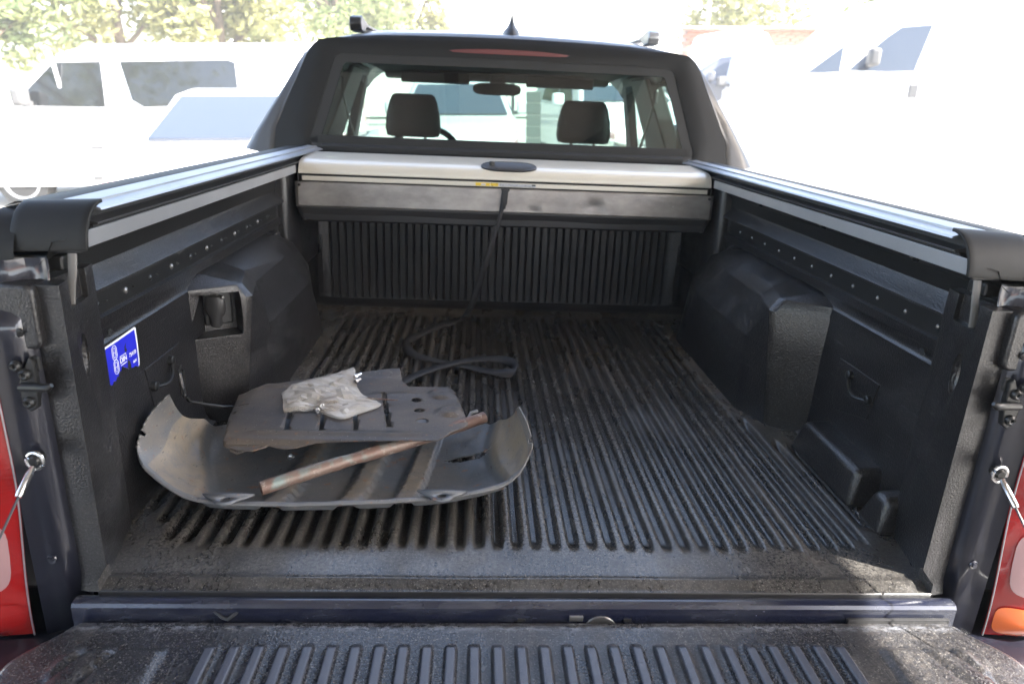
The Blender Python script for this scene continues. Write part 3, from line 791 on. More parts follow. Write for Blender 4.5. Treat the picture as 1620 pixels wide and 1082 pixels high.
def tg_pt(u, v):
    hwid = .695+.055*smoothstep(-.068, -.16, v)+.02*smoothstep(-.16, -.4, v)
    ax = abs(u)
    if ax > .56: x = math.copysign(.56+(ax-.56)/(.752-.56)*(hwid-.56), u)
    else: x = u
    z = tg_z(u, v)
    e = (ax-.735)/.017
    if e > 0: z -= .022*e*e
    return (x, v, z)
b = MB(); b.grid(tg_pt, txs, sorted(tys))
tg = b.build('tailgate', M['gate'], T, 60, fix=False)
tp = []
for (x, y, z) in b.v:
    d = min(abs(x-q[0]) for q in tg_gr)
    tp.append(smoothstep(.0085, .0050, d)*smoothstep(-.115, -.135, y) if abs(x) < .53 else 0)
tg.data.attributes.new('wear_sheen', 'FLOAT', 'POINT').data.foreach_set('value', tp)
b = MB(); b.prism([(-.690, -.070), (.690, -.070), (.765, -.20), (.775, -.50), (-.775, -.50), (-.765, -.20)], XY, -.10, -.052)
b.build('tailgate_shell', M['paint'], tg, 30, .006)
b = MB(); b.box((.60, -.0665, -.031), (.17, .006, .008)); b.build('lip_trim', M['black'], tg, 0, .001)

# ---- side walls, rails, pillars (both sides)
def side(s):
    P = lambda u, v, w: (s*u, w, v)
    b = MB()
    prof = [(.700, .004), (.711, .012), (.717, .030), (.7195, .060), (.7205, .326), (.7235, .3285), (.7255, .333), (.7255, .348), (.7235, .3525), (.7165, .3555), (.715, .374), (.7225, .3765),
            (.7225, .4175), (.717, .4195), (.7035, .4230), (.7035, .4275), (.7095, .434), (.727, .452), (.729, .4585)]
    yy = [.10, .14]+[.2+.1*i for i in range(14)]+[1.60]
    b.grid(lambda i, w: (s*(prof[int(i)][0]+.0008*noise.noise((w*6, prof[int(i)][1]*9, s))), w, prof[int(i)][1]), list(range(len(prof))), yy)
    wall = b.build('side_liner', M['side'], T, 40)
    b = MB(); b.strip([(.729, .4585), (.722, .490), (.700, .506), (.690, .528), (.672, .532)], P, .03, 1.66)
    b.build('bed_inner_panel', M['satin'], T, 30)
    b = MB(); b.strip([(.7222, .379), (.7208, .3795), (.7208, .4165), (.7222, .417)], P, .13, 1.25); st = b.build('screw_strip', M['blacksm'] if s > 9 else M['satin'], wall, 0)
    for k in range(11):
        y = .176+.098*k
        for dy, r in (((0, .0050), (.028, .0020)) if s < 0 else ((0, .0034),)):
            b = MB(); b.disc_stack((s*.7205, y+dy, .396), 'x', [(0, r*1.3), (-s*.0015, r*1.2), (-s*.0022, r*.9), (-s*.0036, r*.55)], 12)
            b.build('screw', M['boltpale'] if (dy == 0 and k % 2) or s > 0 else M['bolt'], wall)
    for k, y in enumerate((.26, .62, 1.0, 1.3)):
        b = MB(); b.disc_stack((s*.706, y, .505), 'x', [(.004*s, .011), (-s*.002, .010), (-s*.004, .006)], 12); b.build('bolt', M['bolt'], T)
        b = MB(); b.disc_stack((s*.700, y, .505), 'x', [(.0, .0045), (-s*.003, .0035)], 10); b.build('bolt', M['boltpale'], T)
    # notch in the groove line
    b = MB(); b.disc_stack((s*.7170, .196, .342), 'x', [(0, .0065), (-s*.001, .006)], 12); b.build('liner_hole', M['rubber'], wall)
    # --- rail
    rail = MB(); rail.prism([(.662, .514), (.662, .5415), (.672, .546), (.672, .566), (.700, .574), (.700, .53)], P, .082, 1.66)
    ro = rail.build('rail', M['black'], T, 0, .001)
    b = MB(); b.prism([(.6585, .5155), (.6585, .5395), (.6618, .5395), (.6618, .5155)], P, .047, 1.275); b.build('rail_inner_strip', M['alud'] if s < 0 else M['alud'], ro, 0, .0006)
    b = MB(); b.prism([(.646, .566), (.648, .5695), (.666, .5745), (.6665, .578), (.675, .5795), (.6755, .5775), (.698, .5805), (.6985, .577), (.672, .5665)], P, .090, 1.62); b.build('rail_top_strip', M['alu'], ro, 0, .0006)
    b = MB(); b.prism([(.6585, .5435), (.650, .5470), (.650, .5490), (.672, .5535), (.672, .546)], P, .082, 1.29); b.build('rail_lip', M['blacksm'], ro, 0, .0006)
    b = MB()
    for k in range(240):
        y = .08+k*.005; h_ = rnd.uniform(.0025, .0045); b.box((s*.6565, y, .5435+h_/2-.001), (.003, .0042, h_))
    tag(b.build('brush_seal', M['rubber'], ro, 0, fix=False), kind='stuff')
    # channel end block
    b = MB(); b.prism([(.036, .512), (.036, .534), (.040, .538), (.048, .542), (.048, .512)], lambda u, v, w: (w, u, v), s*.655, s*.70); b.build('rail_end_block', M['black'], ro, 0, .002)
    # moulded end cap
    def cap(u, v):
        a = math.radians(v*88); ya = .088-.060*math.sin(a)*(1-.10*u); za = .5835-.068*(1-math.cos(a))-.006*u
        return (s*(.642+.108*u), ya, za)
    b = MB(); b.grid(cap, [i/10 for i in range(11)], [i/14 for i in range(15)])
    b.build('rail_end_cap', M['blackcap'], T, 50, solid=.006, bevel=.0015)
    # --- outer bed side, with rounded top edge
    op = [(.698, .566), (.705, .573), (.73, .5765), (.765, .574), (.783, .566), (.800, .545), (.830, .50), (.875, .44), (.905, .36), (.918, .24), (.922, .05), (.915, -.12), (.90, -.24), (.87, -.30), (.83, -.31)]
    def outer(i, w):
        x, z = op[int(i)]
        if w >= .088: return (s*x, w, z)
        a = min(1, (.088-w)/.10)*math.radians(88); f_ = min(1, max(0, (z-.25)/.25))
        ye = .088-.062*math.sin(a); yl = .088-1.10*(.088-w)
        return (s*x, yl*(1-f_)+ye*f_, z-.066*(1-math.cos(a))*f_)
    ws_ = [-.012, .0, .012, .024, .036, .048, .060, .075, .088, .2, .4, .6, .8, 1.0, 1.2, 1.4, 1.6, 1.69]
    b = MB(); b.grid(outer, list(range(4, len(op))), ws_); ob = b.build('bed_side', M['paint'], T, 50)
    up_ = lambda q: (q[0], q[1], q[2]+.001)
    b = MB(); b.grid(lambda i, w: up_(outer(i, w)), [0, 1, 2, 3, 4], [w for w in ws_ if w >= .088][:-1]); bc_ = b.build('bed_cap', M['blackcap'], T, 50)
    b = MB(); b.grid(lambda i, w: (lambda q: (s*(.742+.041*i), q[1], q[2]+.0005-.002*(1-i)))(outer(4, w)), [0, .5, 1], [w for w in ws_ if w <= .088]); b.build('bed_cap_end', M['blackcap'], T, 50)
    # wheel
    # --- rear corner of the bed side (painted jamb)
    jp = [(.700, .012), (.702, .004), (.704, .006), (.708, .012), (.713, .010), (.716, -.002), (.722, -.014), (.730, -.020), (.742, -.022), (.752, -.026), (.762, -.032)]
    jz = [-.14, -.10, -.04, 0, .06, .12, .2, .28, .35, .40, .43, .46, .49, .505]
    def jamb(i, z):
        x, y = jp[int(i)]
        lean = .030*smoothstep(.26, .02, z)*0-.0
        if z > .42: y = y+(.034-y)*smoothstep(.43, .475, z)*(.9 if x < .74 else .6)
        return (s*(x+lean), y, z)
    b = MB(); b.grid(jamb, list(range(len(jp))), jz); b.build('bed_corner', M['paint'], T, 50)
    # top closing piece of the corner
    b = MB(); b.prism([(.69, .482), (.80, .482), (.81, .49), (.79, .505), (.69, .505)], P, .050, .09); b.build('corner_top', M['satin'], T, 0, .004)
    # --- rubber covered corner boss + bolt hole (top of the liner pillar, rear face)
    b = MB(); b.prism(rrect(.7300, .4300, .058, .092, .012), P, -.014, .034); b.build('corner_boss', M['side'], T, 40, .005, 4)
    b = MB(); b.disc_stack((s*.728, -.0150, .410), 'y', [(0, .0075), (-.003, .0068), (-.004, .004)], 14); b.build('plug', M['bolt'], T)
    # --- striker plate, pin, bolts
    sp = [(.706, .372), (.712, .378), (.722, .360), (.732, .338), (.732, .306), (.722, .296), (.712, .302), (.708, .325)]
    b = MB(); b.prism(sp, P, -.030, -.019); so_ = b.build('striker', M['bolt'], T, 0, .002)
    b = MB(); b.tube([(s*.728, -.033, .335), (s*.700, -.036, .336), (s*.688, -.038, .337), (s*.682, -.038, .341)], [.0058, .0058, .0062, .003], 10); b.build('striker_pin', M['bolt'], so_)
    for (x, z) in ((.7195, .3535), (.7210, .3115), (.7300, .366)):
        b = MB(); b.disc_stack((s*x, -.030, z), 'y', [(0, .0085), (-.004, .0078), (-.0065, .005), (-.0055, .0028), (-.003, .0025)], 14); b.build('bolt', M['bolt'], so_)
    b = MB(); b.box((s*.7085, -.020, .366), (.011, .006, .022)); b.build('bump_stop', M['rubber'], T, 0, .002)
    b = MB(); b.disc_stack((s*.7385, -.0225, .045), 'y', [(0, .008), (-.002, .0068), (-.0015, .004), (-.004, .0035)], 14); b.build('plug', M['paint'], T)
    # --- tail light wrapping the corner
    def lens_edge(z): return .758+.020*smoothstep(.22, -.07, z)
    zs = [-.085+.0155*i for i in range(33)]
    def lens(u, z):
        x0 = lens_edge(z); x = x0+(.925-x0)*u
        y = -.034-.030*math.sin(min(1, u*1.6)*PI/2)*smoothstep(.46, .3, z)*smoothstep(-.10, -.05, z)+.10*max(0, u-.55)**1.5*3.
        return (s*x, y, z)
    b = MB(); b.grid(lens, [0, .03, .08, .15, .25, .35, .45, .55, .65, .75, .85, .93, 1.0], zs)
    tl = b.build('tail_light', M['red'], T, 60)
    def patch(u0, u1, z0, z1, mat, nm, r=.35):
        b = MB(); n = 10; cx, cz = (u0+u1)/2, (z0+z1)/2
        rr = []
        for sc_ in (1., .8, .4, .05):
            ring = []
            for k in range(28):
                a = 2*PI*k/28; c_, s_ = math.cos(a), math.sin(a)
                pu = cx+(u1-u0)/2*sc_*math.copysign(abs(c_)**.5, c_); pz = cz+(z1-z0)/2*sc_*math.copysign(abs(s_)**.5, s_)
                q = lens(max(0, pu), pz); ring.append((q[0], q[1]-.0025-.001*(1-sc_), q[2]))
            rr.append(ring)
        b.rings(rr, cap0=False); return b.build(nm, mat, tl, 60)
    patch(.10, .62, .005, .125, M['clear'], 'reversing_lens')
    patch(.11, .60, .175, .33, M['clear'], 'indicator_lens')
    patch(.05, .75, -.078, -.018, M['orange'] if s > 0 else M['red'], 'lower_lens')
    b = MB(); b.tube([Vector(lens(0, z))+Vector((0, -.003, 0)) for z in zs], .0012, 6); b.build('lens_trim', M['alud'], tl)
    # bumper corner below the lamp
    b = MB(); b.prism([(-.16, -.30), (-.15, -.10), (-.02, -.088), (.10, -.088), (.10, -.30)], YZ, s*.70, s*.93); b.build('bumper_corner', M['paint'], T, 0, .02, 3)
    # --- liner pillar at the tail end
    plan = [(.6725, .000), (.700, .142), (.735, .150), (.735, .006), (.700, .000)]
    b = MB(); b.rings([[(s*(u-(.008 if u < .68 else 0)*0), w-.006 if z < 0 else w, z) for u, w in plan] for z in (-.028, .0, .474)])
    pil = b.build('pillar', M['side'], T, 30)
    cb = MB(); cb.ball((s*.6835, .058, .352), 1, (.016, .014, .034), 16, 12)
    c2 = MB(); c2.box((s*.686, .071, .475), (.034, .072, .09))
    cut(pil, [cb, c2])
    q = pil.modifiers.new('bevel', 'BEVEL'); q.width = .006; q.segments = 3; q.limit_method = 'ANGLE'; q.angle_limit = math.radians(30)
    # pale drain tube dropping into the pillar
    pts = [(s*.676, .052, .514), (s*.6765, .050, .500), (s*.680, .052, .482), (s*.687, .056, .462), (s*.693, .060, .440), (s*.698, .064, .415)]
    b = MB()
    rr = []
    for p_ in pts:
        rr.append([(p_[0]+.0065*math.cos(a)*1.0, p_[1]+.0035*math.sin(a), p_[2]) for a in [2*PI*k/10 for k in range(10)]])
    b.rings(rr); b.build('drain_tube', M['tube'], T)
    # --- tailgate cable with crimped eyelet
    A = Vector((s*.7255, -.034, .222)); D = Vector((s*.7545, -.36, -.030)); dr = (D-A).normalized()
    b = MB(); ring = [A+Vector((math.cos(a)*.011*s, -.002, math.sin(a)*.013)) for a in [2*PI*k/20 for k in range(20)]]
    b.tube(ring, .0032, 8, closed=True); ca = b.build('tailgate_cable', M['chrome'], T)
    b = MB(); b.disc_stack((A.x, A.y, A.z), 'y', [(.012, .008), (-.004, .0085), (-.007, .006)], 14); b.build('anchor_bolt', M['bolt'], ca)
    b = MB(); b.tube([A+dr*.010, A+dr*.020, A+dr*.052, A+dr*.056], [.0034, .0052, .0056, .0045], 10); b.build('crimp_sleeve', M['chrome'], ca)
    b = MB(); b.tube([A+dr*.05, (A+D)/2+Vector((0, 0, -.004)), D], .0019, 6); b.build('cable', M['bolt'], ca)
    # --- wheel arch box
    K = lambda L_, z: [(s*x, y, z) for x, y in L_]
    b = MB()
    b.rings([K([(.745, .535), (.652, .600), (.640, .612), (.606, .700), (.600, .72), (.598, 1.27), (.605, 1.31), (.66, 1.46), (.745, 1.50)], -.004),
             K([(.745, .530), (.630, .600), (.618, .612), (.604, .715), (.602, .735), (.602, 1.12), (.606, 1.16), (.66, 1.38), (.745, 1.44)], .203),
             K([(.745, .522), (.618, .598), (.607, .614), (.632, .725), (.640, .745), (.645, 1.02), (.650, 1.06), (.68, 1.27), (.745, 1.33)], .300),
             K([(.745, .515), (.640, .608), (.634, .626), (.662, .735), (.670, .755), (.675, .98), (.68, 1.02), (.69, 1.20), (.745, 1.27)], .3255),
             K([(.745, .515), (.730, .606), (.730, .628), (.730, .735), (.730, .755), (.73, .98), (.73, 1.02), (.73, 1.20), (.745, 1.27)], .350)])
    arch = b.build('wheel_arch', M['arch'], T, 40)
    if s < 0:
        cb = MB()
        nrm = Vector((-.07, .10, 0)).normalized(); # into the box
        tv = Vector((-.116, -.073, 0)).normalized(); nn = Vector((-.533, .846, 0))
        o0 = Vector((-.629, .5995, 0))
        c0 = []
        for dz_, w0, w1 in ((.212, .002, .112), (.250, .001, .108), (.312, .004, .088)):
            c0.append([o0+tv*w0-nn*.03+Vector((0, 0, dz_)), o0+tv*w1-nn*.03+Vector((0, 0, dz_)),
                       o0+tv*w1+nn*.055+Vector((0, 0, dz_)), o0+tv*w0+nn*.055+Vector((0, 0, dz_))])
        cb.rings(c0); cut(arch, [cb])
        q = arch.modifiers.new('bevel', 'BEVEL'); q.width = .010; q.segments = 4; q.limit_method = 'ANGLE'; q.angle_limit = math.radians(22)
        # socket with its hanging cover
        pc = o0+tv*.042+nn*.046
        b = MB(); b.box((pc.x, pc.y, .268), (.062, .010, .078), Matrix.Rotation(.56, 3, 'Z')); so2 = b.build('socket_plate', M['black'], T, 0, .004)
        b = MB(); b.rings([[(pc.x+w*c_, pc.y-.018+.012*s_, z) for c_, s_ in [(math.cos(2*PI*k/14), math.sin(2*PI*k/14)) for k in range(14)]] for z, w in ((.300, .020), (.296, .024), (.268, .024), (.256, .019), (.252, .014), (.232, .0125), (.229, .010))])
        b.build('socket_cap', M['blacksm'], so2)
        for dx, z in ((-.024, .300), (.022, .300), (-.026, .238)):
            b = MB(); b.ball((pc.x+dx, pc.y-.012+dx*-.7, z), .0042); b.build('screw', M['steel'], so2)
        b = MB(); b.box((pc.x, pc.y-.020, .3055), (.026, .006, .004), Matrix.Rotation(-.4, 3, 'Z')); b.build('hinge', M['steel'], so2, 0, .001)
    else:
        q = arch.modifiers.new('bevel', 'BEVEL'); q.width = .015; q.segments = 4; q.limit_method = 'ANGLE'; q.angle_limit = math.radians(22)
    b = MB(); b.box((s*.70, 1.12, .3520), (.030, .018, .006)); b.build('arch_plug', M['arch'], arch, 0, .002)
    # moulded steps beside the floor
    for y0, y1, xi, h0 in ((.232, .47, .668, .078), (.135, .178, .676, .070)) if s > 0 else ():
        b = MB(); b.rings([[(s*(xi-.012), y0-.01, -.004), (s*.745, y0-.01, -.004), (s*.745, y1+.03, -.004), (s*(xi-.012), y1+.03, -.004)],
                           [(s*xi, y0, h0), (s*.745, y0-.002, h0+.004), (s*.745, y1, h0+.004), (s*xi, y1, h0)]])
        b.build('liner_step', M['arch'], T, 30, .013, 4)
    # lashing ring
    b = MB(); b.prism([(.300, .235), (.46, .235), (.46, .13), (.44, .118), (.318, .150)], YZ, s*.7212, s*.7180); pl_ = b.build('ring_plate', M['side'], T, 0, .002)
    for y, z in ((.405, .215), (.322, .192)):
        b = MB(); b.disc_stack((s*.718, y, z), 'x', [(0, .011), (-s*.008, .010), (-s*.010, .007)], 14); b.build('ring_boss', M['bolt'], pl_)
    pts = [(s*.712, .405, .212)]+[(s*(.714-.013*math.sin(PI*i/8)), .405-.083*i/8, .209-.018*i/8-.012*math.sin(PI*i/8)) for i in range(1, 8)]+[(s*.712, .322, .191)]
    b = MB(); b.tube(pts, .0036, 8); b.build('lashing_ring', M['bolt'], pl_)
    # front liner corner column
    b = MB(); b.prism([(.685, 1.30), (.668, 1.36), (.668, 1.60), (.735, 1.60), (.735, 1.28), (.70, 1.28)], lambda u, v, w: (s*u, v, w), .20, .515); b.build('front_column', M['side'], T, 30, .010, 3)
    # rear wheel
    w_ = MB(); w_.disc_stack((s*.80, .78, -.46), 'x', [(-.11*s, .30), (-.12*s, .36), (-.09*s, .385), (.09*s, .385), (.12*s, .36), (.12*s, .27)], 32); wo = w_.build('wheel', M['tyre'], T)
    w_ = MB(); w_.disc_stack((s*.80, .78, -.46), 'x', [(.10*s, .27), (.125*s, .26), (.10*s, .22), (.09*s, .10), (.12*s, .08), (.12*s, .02)], 32); w_.build('rim', M['alud'], wo)
    w_ = MB(); w_.disc_stack((s*.80, 3.9, -.46), 'x', [(-.11*s, .30), (-.12*s, .36), (-.09*s, .385), (.09*s, .385), (.12*s, .36), (.12*s, .27)], 32); wo = w_.build('wheel', M['tyre'], T)
    w_ = MB(); w_.disc_stack((s*.80, 3.9, -.46), 'x', [(.10*s, .27), (.125*s, .26), (.10*s, .22), (.09*s, .10), (.12*s, .08), (.12*s, .02)], 32); w_.build('rim', M['alud'], wo)
side(-1); side(1)
b = MB(); b.prism([(-.17, -.30), (-.15, -.12), (-.06, -.115), (-.03, -.30)], YZ, -.70, .70); b.build('rear_bumper', M['paint'], T, 0, .01)
b = MB(); b.box((0, .75, -.16), (1.3, 1.6, .12)); b.build('underbody', M['black'], T, 0)
b = MB(); b.box((0, 2.9, -.30), (1.5, 3.0, .2)); b.build('chassis', M['black'], T, 0)

# ---- headboard with vertical ribs
prof = []
k = -.6405
prof += [(-.745, 1.598), (-.688, 1.598), (-.682, 1.592), (-.655, 1.592), (-.650, 1.598)]
x = -.628
while x < .640:
    prof += [(x-.0056, 1.600), (x-.0044, 1.6030), (x-.0032, 1.6025), (x-.0020, 1.5950), (x, 1.5932), (x+.0020, 1.5950), (x+.0032, 1.6025), (x+.0044, 1.6030), (x+.0056, 1.600)]
    x += .0276
prof += [(.650, 1.598), (.655, 1.592), (.682, 1.592), (.688, 1.598), (.745, 1.598)]
zs = [.030, .034, .038, .044, .20, .36, .50]
def hb(i, z):
    x, y = prof[int(i)]
    e = smoothstep(.030, .044, z); return (x, 1.600+(y-1.600)*e, z)
b = MB(); b.grid(hb, list(range(len(prof))), zs); hd = b.build('headboard', M['head'], T, 60)
b = MB(); b.strip([(1.566, .010), (1.578, .014), (1.590, .020), (1.5935, .028), (1.600, .031)], YZ, -.745, .745); b.build('head_fillet', M['head'], T, 60)
for s in (-1, 1):
    b = MB(); b.tube([(s*.668, 1.590, .262), (s*.668, 1.572, .258), (s*.660, 1.568, .235), (s*.664, 1.570, .212), (s*.668, 1.578, .205), (s*.668, 1.590, .203)], .0045, 8); b.build('lashing_ring', M['bolt'], T)
    b = MB(); b.prism(rrect(s*.668, .16, .022, .22, .008), XZ, 1.588, 1.5935); b.build('ring_strip', M['head'], T, 30, .002)

# ---- roll cover housing across the bed front
cov = on_truck(empty('roll_cover', (0, 1.29, .36)))
tag(cov, 'silver roll-top bed cover rolled back into its housing below the rear window', 'bed cover')
CV = Vector((0, -1.29, -.36))
def inC(b): b.v = [(x, y-1.29, z-.36) for x, y, z in b.v]; return b
lidp = [(1.288, .5135), (1.2875, .5185), (1.2895, .528), (1.2945, .537), (1.303, .545), (1.315, .5515), (1.335, .5565), (1.37, .560), (1.42, .5625), (1.52, .566), (1.56, .562), (1.56, .552), (1.42, .550), (1.35, .547), (1.315, .541), (1.300, .533), (1.2965, .5135)]
b = inC(MB().prism(lidp, YZ, -.655, .655)); b.build('lid', M['lid'], cov, 30, .0008)
b = inC(MB().prism([(1.294, .507), (1.294, .514), (1.30, .530), (1.33, .545), (1.33, .50)], YZ, -.651, .651)); b.build('rubber_seal', M['rubber'], cov, 0)
b = inC(MB().prism([(1.2925, .4925), (1.2915, .494), (1.2915, .5055), (1.2930, .5068), (1.30, .5068), (1.30, .4925)], YZ, -.645, .645)); b.build('front_bar', M['lid'], cov, 0, .0005)
b = inC(MB().box((0, 1.31, .4905), (1.296, .03, .0035))); b.build('bar_gap', M['rubber'], cov, 0)
def flap(u, v):
    z = .4885-.0765*v
    dent = .006*math.exp(-(((u-.285)/.028)**2+((z-.440)/.022)**2))+.004*math.exp(-(((u-.085)/.015)**2+((z-.420)/.012)**2))
    return (u, 1.2920-.002*v+dent+.0012*math.sin(u*9)*v, z)
b = MB(); b.grid(flap, [-.668+1.336*i/120 for i in range(121)], [i/14 for i in range(15)]); inC(b).build('metal_flap', M['galv'], cov, 60, solid=.0015)
def flap2(u, v):
    t_ = abs(u)/.668
    z = .4120-(.048)*v; wv = .0015*math.sin(u*14)*v
    uu = u*(1-.022*v*smoothstep(.9, 1, t_))
    return (uu, 1.2905+.022*v+wv, z+wv*.6)
b = MB(); b.grid(flap2, [-.668+1.336*i/80 for i in range(81)], [i/8 for i in range(9)]); inC(b).build('lower_flap', M['blacksm'], cov, 60, solid=.0015)
for s in (-1, 1):
    b = inC(MB().prism([(1.2925, .493), (1.2925, .412), (1.315, .363), (1.58, .40), (1.58, .555), (1.33, .548), (1.296, .515)], YZ, s*.660, s*.656)); b.build('end_plate', M['black'], cov, 0, .001)
    for z in (.478, .370):
        b = inC(MB().disc_stack((s*.655 if z > .4 else s*.645, 1.291 if z > .4 else 1.309, z), 'y', [(0, .0045), (-.002, .004)], 12)); b.build('rivet', M['bolt'] if z > .4 else M['boltpale'], cov)
b = inC(MB().prism([(1.30, .37), (1.30, .54), (1.57, .55), (1.57, .38)], YZ, -.65, .65)); b.build('housing', M['black'], cov, 0)
b = inC(MB().box((0, 1.625, .545), (1.42, .10, .02))); b.build('rear_trim', M['black'], cov, 0, .002)
# handle on the lid
slope = Matrix.Rotation(math.radians(32), 3, 'X')
def oval(w, h, n=36):
    o = []
    for k in range(n):
        a = 2*PI*k/n; c_, s_ = math.cos(a), math.sin(a)
        o.append((w*math.copysign(abs(c_)**.62, c_), h*math.copysign(abs(s_)**.85, s_)))
    return o
cH = Vector((.002, 1.3165, .5525))
rings = []
for hgt, sc_ in ((-.006, 1.0), (.003, 1.0), (.0055, .965), (.0045, .90), (.0052, .84), (.0060, .70), (.0060, .1)):
    rings.append([cH+slope @ Vector((u*sc_ if sc_ > .5 else u*sc_, v*(sc_ if sc_ > .85 else sc_*.92), hgt)) for u, v in oval(.089, .0235)])
b = inC(MB().rings(rings)); hn = b.build('handle', M['blacksm'], cov, 40)
b = inC(MB()); b.disc_stack((-.052, .030+.0, .2015), 'z', [(-.006, .010), (.006, .010), (.0075, .0085)], 16); b.build('key_lock', M['bolt'], hn)
b = MB(); b.disc_stack((-.052, .030, .210), 'z', [(-.002, .0075), (.0005, .0065)], 16); b.build('key_face', M['steel'], hn)
# stickers on the front bar
b = inC(MB().box((-.067, 1.2912, .4998), (.072, .0006, .0098))); s1 = b.build('warning_sticker', M['yellow'], cov, 0)
b = inC(MB().box((-.078, 1.2907, .4994), (.014, .0004, .0056))); b.build('sticker_panel', M['stwhite'], s1, 0)
for k in range(3):
    b = inC(MB().box((-.083+k*.0048, 1.2904, .4992+.0006*(k % 2)), (.0026, .0003, .0022))); b.build('sticker_mark', M['ink'], s1, 0)
for x_, z_ in ((-.0525, .5030), (-.0505, .4963), (-.0355, .5028)):
    b = inC(MB().box((x_, 1.2907, z_), (.0024, .0004, .0022))); b.build('sticker_mark', M['ink'], s1, 0)
b = inC(MB().box((-.0565, 1.2908, .4998), (.0012, .0004, .0096))); b.build('sticker_gap', M['stwhite'], s1, 0)
b = inC(MB().box((.030, 1.2912, .4996), (.118, .0006, .0094))); s2 = b.build('info_sticker', M['grey'], cov, 0)
for r_ in range(3):
    x_ = -.025
    while x_ < .078:
        w_ = rnd.uniform(.003, .009)
        b = inC(MB().box((x_+w_/2, 1.2907, .5022-r_*.0026), (w_, .0004, .0009))); b.build('print_line', M['ink'] if rnd.random() < .3 else M['steel'], s2, 0); x_ += w_+.0025
b = inC(MB().box((.082, 1.2906, .5012), (.012, .0004, .0045))); b.build('print_block', M['ink'], s2, 0)

# ---- webbing strap hanging from the cover onto the floor
def ribbon(path, width=.025, th=.0013):
    pts = []
    n = len(path)
    def cr(p0, p1, p2, p3, t):
        return .5*((2*p1)+(-p0+p2)*t+(2*p0-5*p1+4*p2-p3)*t*t+(-p0+3*p1-3*p2+p3)*t**3)
    P = [Vector(q[0]) for q in path]; Wd = [Vector(q[1]).normalized()*(q[2] if len(q) > 2 else width)/2 for q in path]
    out = []
    for i in range(n-1):
        for k in range(8):
            t = k/8; g_ = lambda A: cr(A[max(i-1, 0)], A[i], A[i+1], A[min(i+2, n-1)], t)
            out.append((g_(P), g_(Wd)))
    out.append((P[-1], Wd[-1]))
    b = MB(); vs = []
    for j, (p, w) in enumerate(out):
        vs += [p-w, p, p+w]
    m_ = len(out)
    b.add(vs, [(3*j, 3*j+1, 3*j+4, 3*j+3) for j in range(m_-1)]+[(3*j+1, 3*j+2, 3*j+5, 3*j+4) for j in range(m_-1)])
    return b
X = (1, 0, 0)
path = [((-.008, 1.281, .487), X, .020), ((-.012, 1.280, .460), X, .018), ((-.022, 1.280, .400), (1, .3, 0), .012), ((-.040, 1.288, .33), (1, .3, .1), .015), ((-.070, 1.300, .22), (1, .1, .2), .023), ((-.098, 1.318, .12), (.95, .1, .3), .026), ((-.122, 1.335, .060), (.9, -.3, .35), .027)]
fp = [(-.165, 1.350, .026), (-.212, 1.335, .014), (-.262, 1.265, .010), (-.300, 1.190, .011), (-.308, 1.115, .012), (-.280, 1.045, .011), (-.215, 1.000, .009), (-.130, .962, .008), (-.050, .915, .009), (.008, .900, .013), (.024, .945, .020), (-.010, .995, .018), (-.070, 1.005, .015), (-.140, .975, .014), (-.205, .930, .011), (-.262, .868, .009), (-.300, .800, .009)]
tilt_ = [.3, .2, .15, .35, .55, .3, .1, .05, .2, .7, 1.1, .5, .2, .1, .1, 0, 0]
for k, q in enumerate(fp):
    d_ = Vector(fp[min(k+1, len(fp)-1)])-Vector(fp[max(k-1, 0)]); n2 = Vector((d_.y, -d_.x, 0)).normalized(); n2.z = -tilt_[k]*(1 if n2.y > 0 else -1)*-1
    path.append((q, tuple(n2), .029))
sb = ribbon(path); st = sb.build('webbing_strap', M['strap'], None, 60, solid=.0016)
tag(st, 'black webbing pull strap hanging from the roll cover and looped on the floor', 'strap'); on_truck(st)
b = MB(); b.rings([[(-.008+w*sx_, 1.2795+.004*sy_, z) for sx_, sy_ in ((-1, -1), (1, -1), (1, 1), (-1, 1))] for z, w in ((.4890, .014), (.482, .0125), (.481, .0095), (.440, .0065), (.4385, .0035), (.425, .002))])
b.build('strap_anchor', M['black'], st, 0, .0008)

# ---- cab
def mir(fn):
    for s in (-1, 1): fn(s)
cabp = M['cabpaint']
half = [(0, .995), (.12, .9945), (.25, .991), (.36, .987), (.47, .981), (.56, .970), (.63, .955), (.69, .932), (.735, .898), (.775, .850), (.82, .770), (.872, .69), (.922, .61), (.957, .555), (.967, .50), (.94, .30), (.94, 0), (.93, -.30)]
full = [(-x, z) for x, z in half[::-1]]+half[1:]
def roofring(y, dz, sx=1., k=1.):
    return [(x*(sx if z > .5 else 1), y, (z-.55)*k+.55+dz if z > .55 else z) for x, z in full]
# rear shell: from silhouette ring to window frame
inner = []
for x, z in full:
    if z >= .56:
        t_ = (z-.56)/(.995-.56)
    gx_, gz_ = x, z
    ax = abs(x); s = -1 if x < 0 else 1
    if z > .9: px_, pz_ = ax*.86, .897-.012*(ax/.6)**4
    elif z > .56: px_, pz_ = None, None
    inner.append(None)
def glassring(grow):
    # rounded-trapezoid opening: bottom half width .675 at z .575, top half width .600 at z .893
    out = []
    for x, z in full:
        s = -1 if x < 0 else 1; ax = abs(x)
        if z >= .93:
            u = min(ax/.70, 1); px, pz = u*.604, .899-.004*u
        elif z >= .898: px, pz = .622, .886
        elif z >= .61:
            t_ = (z-.61)/(.85-.61); px, pz = .712-.082*t_, .598+.268*t_
        elif z > .55: px, pz = .704, .578
        else: px, pz = .60*(1 if z > .4 else .6 if z > .1 else .2), .578
        px += grow*(1 if z < .93 else .4); pz += grow*(1 if z >= .61 else -1)
        out.append((s*px, pz))
    return out
